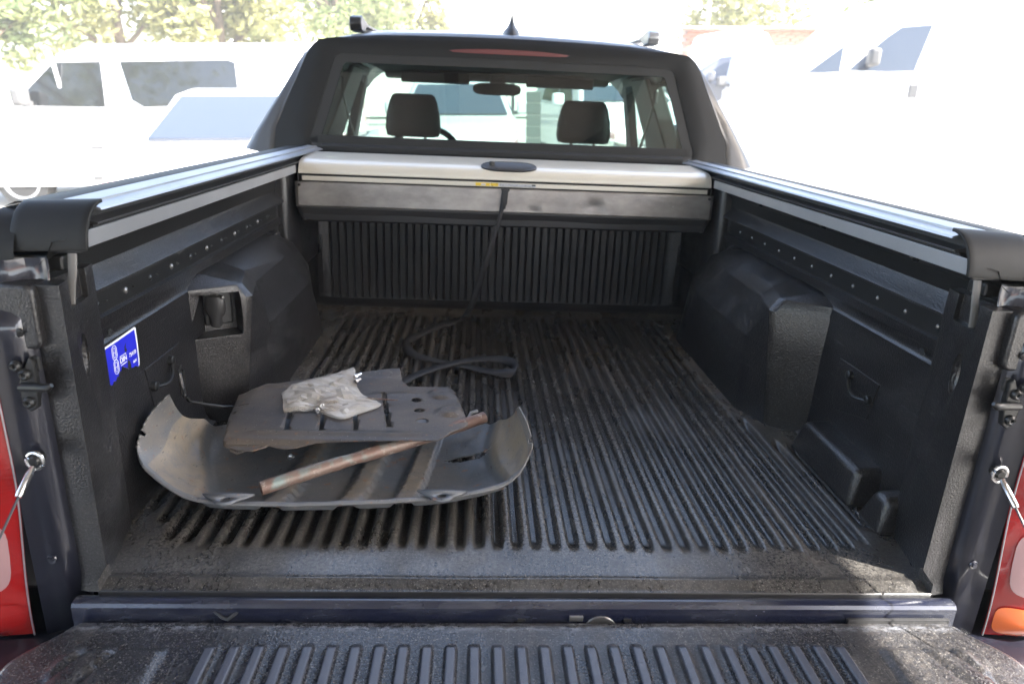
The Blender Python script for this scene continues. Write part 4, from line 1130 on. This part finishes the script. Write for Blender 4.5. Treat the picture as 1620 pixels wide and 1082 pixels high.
def yback(z): return 1.690+.115*max(0, (z-.55))/.45
up = [i for i, (x, z) in enumerate(full) if z > .52]
def ringof(pts, yo): return [(pts[i][0], yback(pts[i][1])+yo*(1 if yo < .03 else .40+.60*smoothstep(.72, .95, full[i][1])), pts[i][1]) for i in up]
g0 = glassring(0); g1 = glassring(.022); g2 = glassring(.055)
sil = full
b = MB()
blend = lambda A, B_, t_: [(A[i][0]*(1-t_)+B_[i][0]*t_, A[i][1]*(1-t_)+B_[i][1]*t_) for i in range(len(A))]
b.rings([ringof(g0, .020), ringof(g0, .006), ringof(g1, .000), ringof(g2, .002), ringof(blend(g2, sil, .42), .010)], False, False, closed=False)
b.build('window_surround', M['surround'], T, 50)
b = MB(); b.rings([ringof(blend(g2, sil, .42), .013), ringof(blend(g2, sil, .45), .0105), ringof(blend(g2, sil, .55), .016), ringof(blend(g2, sil, .75), .030), ringof(blend(g2, sil, .87), .055), ringof(blend(g2, sil, .95), .090), ringof(sil, .135), [(x, 2.05, z+.022*(1 if z > .9 else .3)) for x, z in [sil[i] for i in up]]], False, False, closed=False)
cab = b.build('cab_shell', cabp, T, 50)
# window-frame gasket (dark) and lower rear wall of the cab
b = MB(); b.strip([(1.688, .586), (1.684, .570), (1.680, .550), (1.690, .535), (1.690, -.3)], YZ, -.70, .70); b.build('cab_back_wall', M['satin'], T, 40)
b = MB(); b.prism([(1.668, .560), (1.668, .578), (1.690, .586), (1.695, .560)], YZ, -.665, .665); b.build('window_seal', M['rubber'], T, 0, .003)
# roof
b = MB(); rows = []
for y, dz, nar in ((2.05, .022, 1), (2.4, .035, 1), (2.8, .030, .99), (3.1, .005, .97), (3.22, -.03, .95)):
    rows.append([(x*nar, y, z+dz) for x, z in full if z > .84])
b.rings(rows, False, False, closed=False); b.build('roof', cabp, T, 60, solid=.02)
b = MB(); b.grid(lambda u, v: (u, v, .918-.02*(u/.6)**4-.010*((v-2.4)/.6)**2), [-.60+.06*i for i in range(21)], [1.83+.08*i for i in range(17)]); b.build('headliner', M['headliner'], T, 60)
# windscreen header and sun visors
b = MB(); b.prism([(2.98, .90), (3.02, .868), (3.10, .860), (3.16, .93)], YZ, -.60, .60); b.build('header_rail', M['headliner'], T, 0, .008)
mir(lambda s: MB().box((s*.33, 2.985, .868), (.36, .018, .060), Matrix.Rotation(-.5, 3, 'X')).build('sun_visor', M['headliner'], T, 0, .008))
def cabside(s):
    # C pillar, B pillar, A pillar with trims; door lower panels
    def pil(pts, nm, mat, w=.05):
        b = MB(); n = len(pts)
        b.add([(s*(x), y, z) for x, y, z in pts]+[(s*(x-w), y, z) for x, y, z in pts], [tuple(range(n)), tuple(range(n, 2*n))[::-1]]+[(i, (i+1) % n, n+(i+1) % n, n+i) for i in range(n)])
        return b.build(nm, mat, T, 30, .008)
    xb = lambda z: .915-.42*max(0, z-.55)*(1 if z < .85 else 1.15)
    q = lambda y, z: (xb(z), y, z)
    pil([q(1.75, .53), q(2.36, .53), q(2.16, .72), q(2.20, .84), q(2.34, .90), q(1.84, .90)], 'rear_pillar', M['trim'], .09)
    pil([q(2.48, .50), q(2.92, .50), q(2.80, .89), q(2.48, .89)], 'centre_pillar', M['trim'], .08)
    pil([q(3.52, .50), q(3.66, .46), q(3.16, .90), q(3.06, .90)], 'front_pillar', M['trim'], .05)
    pil([q(1.86, .865), q(3.14, .865), q(3.10, .905), q(1.86, .905)], 'roof_rail_trim', M['trim'], .06)
    b = MB(); b.grid(lambda u, v: (s*(.94-.012*math.cos(v*3)), u, v), [1.70, 2.1, 2.6, 3.1, 3.6, 4.2, 4.9], [-.32, -.2, 0, .2, .4, .5, .535]); b.build('door_panel', M['paint'], T, 50, solid=.05)
    b = MB(); b.add([q(2.02, .55), q(3.50, .55), q(3.06, .90), q(2.02, .90)], [(0, 1, 2, 3)]); b.v = [(s*(x-.022), y, z) for x, y, z in b.v]; b.build('side_glass', M['glass2'], T, 0)
    b = MB(); b.rings([[(s*(.66+.017*math.cos(a)*0+dx), y+.022*math.cos(a), z+.0*math.sin(a)) for a in [2*PI*k/10 for k in range(10)]] for dx, y, z in ((0, 2.50, .80),)]+[[(s*.70, 2.53+.002*k, .62)for k in range(10)]]) if False else None
    # seat belt: tongue holder and webbing
    rb = ribbon([((s*.735, 2.50, .80), (0, 1, .1), .045), ((s*.700, 2.47, .66), (0, 1, .1), .045), ((s*.66, 2.45, .52), (0, 1, .1), .045)]); rb.build('seat_belt', M['trim'], T, 60, solid=.002)
    b = MB(); b.box((s*.733, 2.50, .81), (.03, .05, .07)); b.build('belt_anchor', M['black'], T, 0, .012)
    b = MB(); b.tube([(s*.66, 1.93, .875), (s*.655, 1.93, .85), (s*.65, 2.06, .85), (s*.655, 2.06, .875)], .010, 8); b.build('grab_handle', M['headliner'], T)
    # front seats
    cx = s*.405
    b = MB(); b.rings([[(cx+w*c_, 2.50+yo+d*s_, z) for c_, s_ in [(math.copysign(abs(math.cos(a))**.5, math.cos(a)), math.copysign(abs(math.sin(a))**.7, math.sin(a))) for a in [2*PI*k/28 for k in range(28)]]]
              for z, w, d, yo in ((.585, .100, .040, .0), (.590, .122, .050, 0), (.62, .130, .056, .002), (.68, .126, .056, .006), (.74, .112, .050, .012), (.768, .100, .042, .016), (.778, .085, .028, .018))])
    b.build('headrest', M['seat'], T, 60)
    for dx in (-.055, .055):
        b = MB(); b.tube([(cx+dx, 2.51, .54), (cx+dx, 2.512, .60)], .007, 8); b.build('headrest_post', M['bolt'], T)
    b = MB(); b.rings([[(cx+w*c_, 2.52+yo+d*s_, z) for c_, s_ in [(math.copysign(abs(math.cos(a))**.5, math.cos(a)), math.copysign(abs(math.sin(a))**.7, math.sin(a))) for a in [2*PI*k/28 for k in range(28)]]]
              for z, w, d, yo in ((.0, .25, .09, .12), (.30, .26, .09, .05), (.45, .25, .08, .02), (.52, .22, .065, 0), (.548, .17, .05, 0), (.556, .10, .03, 0))])
    b.build('seat_back', M['trim'] if s > 0 else M['seat'], T, 60)
    # roof rail (front-raised fin end)
    b = MB(); b.prism([(1.92, .985), (1.905, 1.010), (1.915, 1.032), (1.95, 1.041), (1.99, 1.036), (2.10, 1.024), (2.4, 1.034), (2.9, 1.052), (3.0, 1.00), (2.9, 1.02), (2.4, 1.018), (2.05, 1.008), (2.00, .985)], YZ, s*.545, s*.590)
    b.build('roof_bar', M['black'] if s < 0 else M['alud'], T, 30, .006, 3)
    # door mirrors
    b = MB(); b.box((s*1.06, 3.30, .58), (.20, .12, .20)); b.build('door_mirror', M['paint'], T, 30, .04, 3)
cabside(-1); cabside(1)
b = MB(); b.add([(-.80, 3.62, .48), (.80, 3.62, .48), (.66, 3.12, .89), (-.66, 3.12, .89)], [(0, 1, 2, 3)]); b.build('windscreen', M['glass2'], T, 0)
b = MB(); b.rings([ringof(g0, .012)], False, True); 
gl = b.build('rear_window', M['glass'], T, 0)
gb = glassring(-.030)
b = MB(); b.rings([ringof(g0, .0085), ringof(gb, .0085)], False, False, closed=False); b.build('window_border', M['rubber'], gl, 0)
b = MB(); b.box((0, 1.7005, .598), (1.36, .004, .030)); b.build('window_border', M['rubber'], gl, 0)
b = MB(); b.prism([(2.98, .10), (2.98, .44), (3.04, .475), (3.20, .490), (3.62, .475), (3.62, .10)], YZ, -.82, .82); b.build('dashboard', M['dash'], T, 30, .02, 3)
b = MB(); b.prism([(-.10, .10), (-.12, .478), (-.07, .497), (.30, .492), (.33, .10)], XZ, 2.99, 3.18); b.build('dash_binnacle', M['dash'], T, 30, .015, 3)
b = MB(); b.box((.06, 2.99, .50), (.22, .02, .012)); b.build('dash_screen', M['black'], T, 0, .004)
b = MB(); cst = Vector((-.37, 2.86, .46)); tl_ = Matrix.Rotation(math.radians(-62), 3, 'X')
b.tube([cst+tl_ @ Vector((.185*math.cos(a), .185*math.sin(a), 0)) for a in [2*PI*k/36 for k in range(36)]], .016, 8, closed=True); swl = b.build('steering_wheel', M['black'], T)
b = MB(); b.ball(tuple(cst), .06, (1, .6, 1)); b.build('wheel_hub', M['black'], swl)
b = MB(); b.rings([[(-.004+w*.128*c_, 2.98+d, .824+w*.031*s_) for c_, s_ in [(math.copysign(abs(math.cos(a))**.45, math.cos(a)), math.copysign(abs(math.sin(a))**.7, math.sin(a))) for a in [2*PI*k/24 for k in range(24)]]] for d, w in ((-.018, .9), (-.014, 1), (.012, 1), (.025, .7))])
mo = b.build('interior_mirror', M['black'], T, 40)
b = MB(); b.box((0, 3.02, .872), (.085, .06, .05)); b.build('mirror_foot', M['black'], T, 0, .01)
# hood
b = MB(); b.grid(lambda u, v: (u, v, .40-.10*smoothstep(3.6, 5.0, v)-.08*(u/.9)**4+.03*(abs(u) > .6)), [-.92+.092*i for i in range(21)], [3.6+.1*i for i in range(15)]); b.build('bonnet', M['paint'], T, 50, solid=.03)
b = MB(); b.box((0, 4.95, -.02), (1.8, .12, .60)); b.build('front_end', M['paint'], T, 0, .03)
# high brake light
def bl(u, v):
    x = .010+.245*u; e = (1-abs(u)**3)
    return (x, yback(.93)+.0010-.010*e, .924-.0085*v*e-.004*(u*u))
b = MB(); b.grid(bl, [-1+i/14 for i in range(29)], [-1, -.5, 0, .5, 1]); b.build('high_brake_light', M['redm'], T, 60)
# aerial
b = MB(); b.rings([[(.020+w*math.cos(a), 1.96+l*math.sin(a)+o, z) for a in [2*PI*k/18 for k in range(18)]] for z, w, l, o in ((.990, .034, .080, 0), (1.012, .030, .070, 0), (1.024, .019, .05, .0), (1.038, .011, .034, -.01), (1.052, .006, .022, -.02), (1.063, .004, .012, -.025), (1.070, .0015, .004, -.03))])
b.build('roof_aerial', M['black'], T, 50)

# ---- torn lashing sticker on the left wall
torn = [(.285, .2505), (.279, .2485), (.274, .252), (.268, .2545), (.260, .2535), (.252, .2570), (.246, .2560), (.240, .2610), (.232, .2650), (.226, .2700), (.221, .2690), (.217, .2630), (.211, .2650), (.207, .2570), (.201, .2590), (.196, .2520), (.189, .2560), (.184, .2500), (.178, .2530), (.147, .250)]
st_o = [(.147, .321), (.200, .3215), (.250, .323), (.284, .3240), (.289, .3215), (.2885, .290), (.2875, .262)]+torn
PL_ = lambda u, v, w: (w, u, v)
b = MB(); b.prism(st_o, PL_, -.7200, -.7193); sk = b.build('load_sticker', M['stwhite'], T, 0)
blue = [(.147, .3175), (.200, .3178), (.250, .3190), (.2825, .3198), (.2835, .290), (.2825, .262), (.281, .2525)]+torn[1:]
b = MB(); b.prism(blue, PL_, -.7191, -.7189); b.build('sticker_field', M['blue'], sk, 0)
b = MB(); b.prism([(.240, .302), (.246, .307), (.243, .298), (.247, .293), (.2415, .289), (.238, .296)], PL_, -.7188, -.7186); b.build('tear', M['rubber'], sk, 0)
b = MB(); b.prism([(.2415, .262), (.245, .275), (.251, .270), (.2535, .262), (.252, .2572), (.246, .2562), (.240, .2612)], PL_, -.7186, -.7184); b.build('tear', M['rubber'], sk, 0)
def wall_m(y, z, x=-.7186, rot=0.):
    return Matrix(((0, 0, 1, x), (1, 0, 0, y), (0, 1, 0, z), (0, 0, 0, 1))) @ Matrix.Rotation(rot, 4, 'Z')
def outline(cy, cz, w, h, r, t_, nm):
    o = rrect(cy, cz, w, h, r, 5); b = MB(); n = len(o)
    b.tube([(-.7186, u, v) for u, v in o], t_, 5, closed=True); b.build(nm, M['stwhite'], sk)
for cz in (.3025, .2765):
    outline(.2035, cz, .0150, .0255, .007, .0007, 'chain_link')
    outline(.2035, cz, .0075, .0180, .0035, .0006, 'chain_link')
    b = MB(); b.box((-.7186, .2035, cz), (.0006, .007, .0008)); b.build('chain_bar', M['stwhite'], sk, 0)
text('DIN', .0140, M['stwhite'], 'lettering', wall_m(.2300, .2810), sk, .0002, .0003)
for z_ in (.2890, .2730):
    b = MB(); b.box((-.7186, .2300, z_), (.0005, .022, .0013)); b.build('print_rule', M['stwhite'], sk, 0)
text('75410', .0105, M['stwhite'], 'lettering', wall_m(.2640, .2800), sk, .0002, .0002)
text('daN', .0080, M['stwhite'], 'lettering', wall_m(.2690, .2640), sk, .0002, .0002)

# ---- snap hook hanging on the left lashing ring
cbr = on_truck(empty('snap_hook', (-.693, .395, .20)))
tag(cbr, 'small black and silver snap hook clipped to the left lashing ring', 'snap hook')
b = MB(); b.tube([(.006*math.sin(t_)*0, .011*math.cos(t_)*(1.0 if math.sin(t_) > 0 else .75), -.028+.034*math.sin(t_)) for t_ in [2*PI*k/24 for k in range(5, 21)]], .0028, 8); b.build('hook_body', M['bolt'], cbr)
b = MB(); b.tube([(.002, -.009, -.005), (.002, -.005, -.040)], .0032, 8); b.build('gate', M['chrome'], cbr)
b = MB(); b.tube([(0, .010, -.005), (0, .011, -.05), (0, .004, -.064)], .0028, 8); b.build('spine', M['bolt'], cbr)
b = MB(); b.tube([(.003, .002, -.060), (.004, .010, -.072), (.005, .016, -.078)], [.004, .0045, .003], 8); b.build('swivel', M['chrome'], cbr)
b = MB(); b.tube([(-.688, .411, .122), (-.672, .43, .108), (-.64, .462, .088), (-.60, .50, .072), (-.56, .56, .060)], .0032, 8)
cr_ = b.build('thin_cord', M['bolt'], None); tag(cr_, 'thin black cord running from the snap hook past the left wheel arch', 'cord'); on_truck(cr_)

# ================================================================== THE LOAD
PLC = [
[ (-0.708,0.207,0.115),(-0.679,0.176,0.090),(-0.591,0.135,0.060),(-0.479,0.126,0.055),(-0.305,0.133,0.055),(-0.149,0.155,0.055),(-0.050,0.184,0.060),(-0.008,0.206,0.075),(0.014,0.230,0.100) ],
[ (-0.702,0.219,0.140),(-0.680,0.258,0.085),(-0.633,0.241,0.045),(-0.519,0.233,0.033),(-0.323,0.237,0.033),(-0.166,0.260,0.033),(-0.072,0.300,0.040),(-0.013,0.286,0.070),(0.018,0.234,0.125) ],
[ (-0.694,0.247,0.165),(-0.680,0.303,0.110),(-0.660,0.353,0.050),(-0.565,0.361,0.033),(-0.351,0.367,0.033),(-0.188,0.415,0.033),(-0.099,0.418,0.045),(-0.022,0.356,0.080),(0.009,0.276,0.150) ],
[ (-0.664,0.268,0.198),(-0.674,0.344,0.118),(-0.655,0.429,0.075),(-0.596,0.512,0.050),(-0.390,0.555,0.050),(-0.220,0.562,0.050),(-0.115,0.526,0.060),(-0.029,0.416,0.090),(-0.005,0.318,0.165) ],
]
def crv(p0, p1, p2, p3, t):
    return .5*((2*p1)+(-p0+p2)*t+(2*p0-5*p1+4*p2-p3)*t*t+(-p0+3*p1-3*p2+p3)*t**3)
def surf(u, v):                       # u 0..8, v 0..3
    def row(r):
        i = min(int(u), 7); t_ = u-i; P = [Vector(q) for q in PLC[r]]
        return crv(P[max(i-1, 0)], P[i], P[i+1], P[min(i+2, 8)], t_)
    j = min(int(v), 2); t_ = v-j
    return crv(row(max(j-1, 0)), row(j), row(j+1), row(min(j+2, 3)), t_)
rec_ = lambda u: 0
def dusty(p, u, v):
    e = smoothstep(2.0+.25*math.sin(v*1.4), 2.20+.25*math.sin(v*1.4), u)*smoothstep(6.65-.2*math.sin(v*1.5), 6.45-.2*math.sin(v*1.5), u)*smoothstep(.16, .30, v)
    d = .95*(1-e)
    if v < .22: d = .25
    if u < .9 or u > 7.7: d *= .45
    for cx, w in ((-.440, .017), (-.305, .018), (-.205, .018)):
        c = cx+(.30-p.y)*(-.12); d = max(d, .7*smoothstep(w+.004, w-.004, abs(p.x-c))*smoothstep(.1, .4, v))
    return d
def relief(p, u, v):
    z = 0.
    inside = smoothstep(.10, .45, v)
    z -= .012*smoothstep(0.0, .18, .26-v) * 0
    for cx, w in ((-.440, .017), (-.305, .018), (-.205, .018)):           # pressed cross channels
        c = cx+(.30-p.y)*(-.12)
        z += .0115*smoothstep(w+.0045, w, abs(p.x-c))*inside*smoothstep(3.1, 2.9, v)
    # recessed centre, raised border
    e = rec_(u)*0+smoothstep(1.95+.25*math.sin(v*1.4), 2.30+.25*math.sin(v*1.4), u)*smoothstep(6.75-.2*math.sin(v*1.5), 6.35-.2*math.sin(v*1.5), u)
    z -= .0190*e*smoothstep(.16, .30, v)
    z += .0012*noise.noise((p.x*14, p.y*14, 0))
    z += .0010*noise.noise((p.x*45, p.y*45, 3))
    return z
b = MB(); nu, nv = 190, 84; vs = []; dst = []
for j in range(nv+1):
    for i in range(nu+1):
        u, v = 8*i/nu, 3*j/nv; p = surf(u, v); p.z += relief(p, u, v)
        if v < .10: p.z -= .004*(1-v/.10)
        # ragged outline of the ends
        if i == 0: p.x += .003*math.sin(j*.7)
        vs.append(p); dst.append(dusty(p, u, v))
fs = []
for j in range(nv):
    for i in range(nu):
        c = (vs[j*(nu+1)+i]+vs[(j+1)*(nu+1)+i+1])/2
        if 0 < j and ((c.x+.106)/.050)**2+((c.y-.372-(c.x+.106)*.05)/.010)**2 < 1 : continue   # curved slot under the right corner
        if i > nu*.965 and abs(j-nv*.40) < 2.2+(i-nu*.965)*.35: continue                             # notch between the two end lobes
        if i < nu*.03 and abs(j-nv*.36) < 2+(nu*.03-i)*.3: continue
        fs.append((j*(nu+1)+i, j*(nu+1)+i+1, (j+1)*(nu+1)+i+1, (j+1)*(nu+1)+i))
b.add(vs, fs); big = b.build('underbody_shield', M['shield'], None, 60, solid=.0028, fix=False)
at_ = big.data.attributes.new('dust', 'FLOAT', 'POINT'); at_.data.foreach_set('value', dst)
tag(big, 'large curved grey pressed-steel underbody shield with upturned ends lying on the ribs', 'metal shield'); on_truck(big)
# fixing tabs with holes
for (cx, cy) in ((-.528, .138), (-.149, .158)):
    ol = [(-.046, .016), (-.034, .004), (-.022, -.004), (-.014, -.016), (0, -.021), (.014, -.016), (.022, -.004), (.034, .004), (.046, .016), (.02, .020), (-.02, .020)]
    hole = [(.0088*math.cos(2*PI*k/16), -.003+.0088*math.sin(2*PI*k/16)) for k in range(16)]
    v2, f2 = sheet(dense(ol, .006), [hole])
    b = MB(); b.add([(cx+x, cy+y-.004, .0600) for x, y in v2], f2); b.build('fixing_tab', M['shield'], big, 30, solid=.004)
b = MB(); b.disc_stack((-.462, .318, .041), 'z', [(0, .008), (.004, .008), (.006, .005), (.009, .004)], 6); b.build('loose_bolt', M['chrome'], big)
b = MB(); b.tube([(-.108, .470, .062), (-.100, .492, .070), (-.085, .500, .072)], .004, 6); b.build('weld_bead', M['shield'], big)

OUT = [(-0.573,0.264),(-0.599,0.375),(-0.620,0.502),(-0.602,0.525),(-0.548,0.558),(-0.511,0.584),(-0.385,0.623),(-0.277,0.650),(-0.264,0.588),(-0.246,0.557),(-0.151,0.557),(-0.139,0.531),(-0.120,0.442),(-0.106,0.368),(-0.105,0.353),(-0.138,0.319),(-0.164,0.282),(-0.254,0.279),(-0.399,0.272),(-0.455,0.257),(-0.488,0.267),(-0.503,0.255),(-0.512,0.247),(-0.542,0.249)]
SL = [[(-0.497,0.455),(-0.488,0.456),(-0.462,0.312),(-0.471,0.311)], [(-0.424,0.440),(-0.415,0.440),(-0.393,0.312),(-0.402,0.311)], [(-0.361,0.462),(-0.352,0.462),(-0.325,0.321),(-0.335,0.320)], [(-0.306,0.518),(-0.297,0.519),(-0.260,0.338),(-0.270,0.337)],
      [(-.600, .4335), (-.578, .437), (-.578, .442), (-.600, .4385)]]
HO = [((-0.222,0.480), .0115, .0125), ((-0.212,0.425), .0115, .0115), ((-0.202,0.373), .0125, .0115), ((-0.596,0.398), .0055, .006)]
holes = [dense(s_, .012) for s_ in SL]+[[(c[0]+a_*math.cos(2*PI*k/18), c[1]+b2*math.sin(2*PI*k/18)) for k in range(18)] for c, a_, b2 in HO]
v2, f2 = sheet(dense(OUT, .01), holes)
import bmesh
bm = bmesh.new(); vv = [bm.verts.new((x, y, 0)) for x, y in v2]
for q in f2:
    try: bm.faces.new([vv[k] for k in q])
    except Exception: pass
bmesh.ops.remove_doubles(bm, verts=bm.verts, dist=1e-5)
def chop(bm, co, no):
    bmesh.ops.bisect_plane(bm, geom=bm.verts[:]+bm.edges[:]+bm.faces[:], dist=1e-6, plane_co=co, plane_no=no)
for yv in [.255+.008*i for i in range(50)]: chop(bm, (0, yv, 0), (0, 1, 0))
for xv in [-.615+.010*i for i in range(52)]: chop(bm, (xv, 0, 0), (1, 0, 0))
def sp_z(x, y):
    z = .104
    z -= .010*smoothstep(.280, .262, y+.0*x)                                   # front flange rolls down
    z += .010*smoothstep(.60, .645, y)
    z -= .006*smoothstep(-.585, -.615, x)
    z += .0045*math.exp(-((y-.305)/.009)**2)*smoothstep(-.545, -.53, x)*smoothstep(-.17, -.2, x)   # bead along the front
    z += .0045*math.exp(-((y-.500-(x+.30)*.1)/.016)**2)*smoothstep(-.35, -.30, x)*smoothstep(-.21, -.24, x)
    z += .0050*math.exp(-((y-.545)/.010)**2)*smoothstep(-.60, -.57, x)*smoothstep(-.49, -.52, x)
    for c in ((-.169, .511), (-.144, .418)):
        d = math.dist((x, y), c); z += .008*smoothstep(.030, .020, d)-.002*smoothstep(.012, .008, d)
    z += .0009*noise.noise((x*6, y*6, 5))+.0004*noise.noise((x*40, y*40, 1))
    return z
for q in bm.verts: q.co.z = sp_z(q.co.x, q.co.y)
bmesh.ops.recalc_face_normals(bm, faces=bm.faces)
me = bpy.data.meshes.new('guard_plate'); bm.to_mesh(me); bm.free(); me.materials.append(M['shield2'])
me.polygons.foreach_set('use_smooth', [True]*len(me.polygons)); me.set_sharp_from_angle(angle=math.radians(50))
gp = bpy.data.objects.new('guard_plate', me); C.objects.link(gp); q = gp.modifiers.new('t', 'SOLIDIFY'); q.thickness = .0025; q.offset = 0
tag(gp, 'flat rusty brown slotted guard plate with three round holes on top of the big shield', 'metal plate'); on_truck(gp)
for c in ((-.169, .511), (-.144, .418)):
    b = MB(); b.disc_stack((c[0], c[1], sp_z(*c)+.001), 'z', [(0, .011), (.0015, .010), (.001, .004), (-.002, .004)], 14); b.build('rivet', M['shield2'], gp)
b = MB(); b.tube([(-.56, .262, .088), (-.545, .258, .083), (-.53, .262, .088)], .003, 6); b.build('edge_curl', M['shield2'], gp)

# copper pipe
b = MB(); A = Vector((-.476, .165, .062)); B_ = Vector((-.071, .402, .100)); n_ = 26; D_ = (B_-A); rr = []
a1 = D_.normalized().cross(Vector((0, 0, 1))).normalized(); a2 = a1.cross(D_.normalized())
def pring(t_, r, flat=0):
    c = A+D_*t_; w = .0015*math.sin(t_*7)
    return [c+a1*(math.cos(a)*r*(1+flat))+a2*(math.sin(a)*r*(1-flat)+w) for a in [2*PI*k/20 for k in range(20)]]
R0 = .0130
rings = [pring(.0, R0*.86), pring(.0, R0*1.0)]+[pring(i/n_, R0*(1+.02*math.sin(i*1.7)-(.10 if i in (9, 10) else 0)), .04*(i > 20)) for i in range(1, n_+1)]+[pring(1, R0*.86)]
inner_ = [pring(.22, R0*.86), pring(.0, R0*.86)]
b.rings(inner_, True, False); b.rings(rings, False, True)
pp = b.build('copper_pipe', M['copper'], None, 50); tag(pp, 'weathered copper pipe with green patina lying across the shield', 'pipe'); on_truck(pp)

# plastic bag with bolts
def bag():
    b = MB()
    L_ = [[(-.523, .500), (-.510, .535), (-.470, .565), (-.430, .590), (-.384, .628)],
          [(-.515, .470), (-.490, .500), (-.450, .520), (-.415, .545), (-.378, .605)],
          [(-.500, .420), (-.465, .450), (-.425, .470), (-.385, .500), (-.360, .520)],
          [(-.490, .392), (-.450, .418), (-.415, .425), (-.370, .450), (-.330, .475)],
          [(-.478, .396), (-.440, .410), (-.400, .395), (-.350, .420), (-.296, .442)],
          [(-.460, .402), (-.425, .408), (-.394, .375), (-.365, .362), (-.300, .428)]]
    H = [[.55*q for q in r] for r in [[.004, .012, .016, .018, .030], [.012, .024, .026, .022, .022], [.014, .030, .030, .020, .006], [.008, .020, .026, .024, .008], [.004, .014, .020, .020, .006], [.002, .008, .012, .010, .003]]]
    def s_(u, v, k):
        j = min(int(v), 4); t2 = v-j; i = min(int(u), 3); t1 = u-i
        def g_(F, r): return F[r][i]*(1-t1)+F[r][i+1]*t1 if not isinstance(F[r][0], tuple) else Vector(F[r][i])*(1-t1)+Vector(F[r][i+1])*t1
        p = g_(L_, j)*(1-t2)+g_(L_, j+1)*t2; h_ = g_(H, j)*(1-t2)+g_(H, j+1)*t2
        nz = noise.noise((p.x*22, p.y*22, k*7.))*.8+abs(noise.noise((p.x*40, p.y*52, k*3.)))*.55
        e = min(1, min(u, 4-u, v, 5-v)*1.4)
        return (p.x+.004*noise.noise((p.x*60, p.y*60, 9)), p.y, .1070+(h_*(1 if k else .25)+(nz+.55*noise.noise((p.x*95, p.y*95, k*5.)))*.0085*e+(.006*nz if k else 0)))
    for k in (0, 1):
        b.grid(lambda u, v: s_(u, v, k), [4*i/17 for i in range(18)], [5*i/21 for i in range(22)])
    return b
bg_ = bag().build('plastic_bag', M['film'], None, 0); tag(bg_, 'crumpled cloudy plastic zip bag holding loose bolts on the slotted plate', 'plastic bag'); on_truck(bg_)
for (x, y, z, dx, dy, mt) in ((-.422, .398, .115, .006, -.022, 'chrome'), (-.414, .408, .120, .004, -.018, 'chrome'), (-.372, .560, .125, .012, .018, 'chrome'), (-.368, .545, .120, .010, .012, 'steel'), (-.492, .425, .118, .020, .008, 'steel'), (-.350, .470, .112, .090, -.014, 'copper')):
    b = MB(); a_ = Vector((x, y, z)); d_ = Vector((dx, dy, .002)); ln = d_.length; d_.normalize()
    if ln > .05: b.tube([a_, a_+d_*ln], .0017, 6); nm = 'welding_rod'
    else:
        b.tube([a_, a_+d_*.006, a_+d_*.0062, a_+d_*ln], [.0058, .0058, .0032, .0032], 6); nm = 'bolt'
    o = b.build(nm, M[mt], None, 30); on_truck(o)
    if nm == 'bolt': tag(o, {(-.422): 'bright bolt nearest the viewer at the front edge of the bag', (-.414): 'bright nut lying just behind the nearest bolt by the bag', (-.372): 'bright bolt sticking out at the far upper tip of the bag', (-.368): 'dull bolt beside the bright one at the far tip of the bag', (-.492): 'dull bolt inside the brown left end of the bag'}[x], 'bolt', 'bolts from the plastic bag')
    else: tag(o, 'thin pale rod sticking out to the right of the plastic bag', 'rod')

# ------------------------------------------------------------------ put the truck and its load on the slope
for o in ON_TRUCK:
    o.matrix_world = TILT @ (Matrix.Translation(o.location) @ o.rotation_euler.to_matrix().to_4x4())
bpy.context.view_layer.update()

# ------------------------------------------------------------------ thin volume added for lens glare washing out the yard
hm = bpy.data.materials.new('lens_glare'); hm.use_nodes = True; ht = hm.node_tree; ht.nodes.clear()
pv = ht.nodes.new('ShaderNodeVolumePrincipled'); pv.inputs['Color'].default_value = (.95, .95, .93, 1); pv.inputs['Density'].default_value = .0045
ho = ht.nodes.new('ShaderNodeOutputMaterial'); ht.links.new(pv.outputs[0], ho.inputs['Volume'])
b = MB(); b.box((0, 70, 9), (330, 400, 26)); hz = b.build('glare_volume', hm, None, 0); tag(hz, kind='stuff')
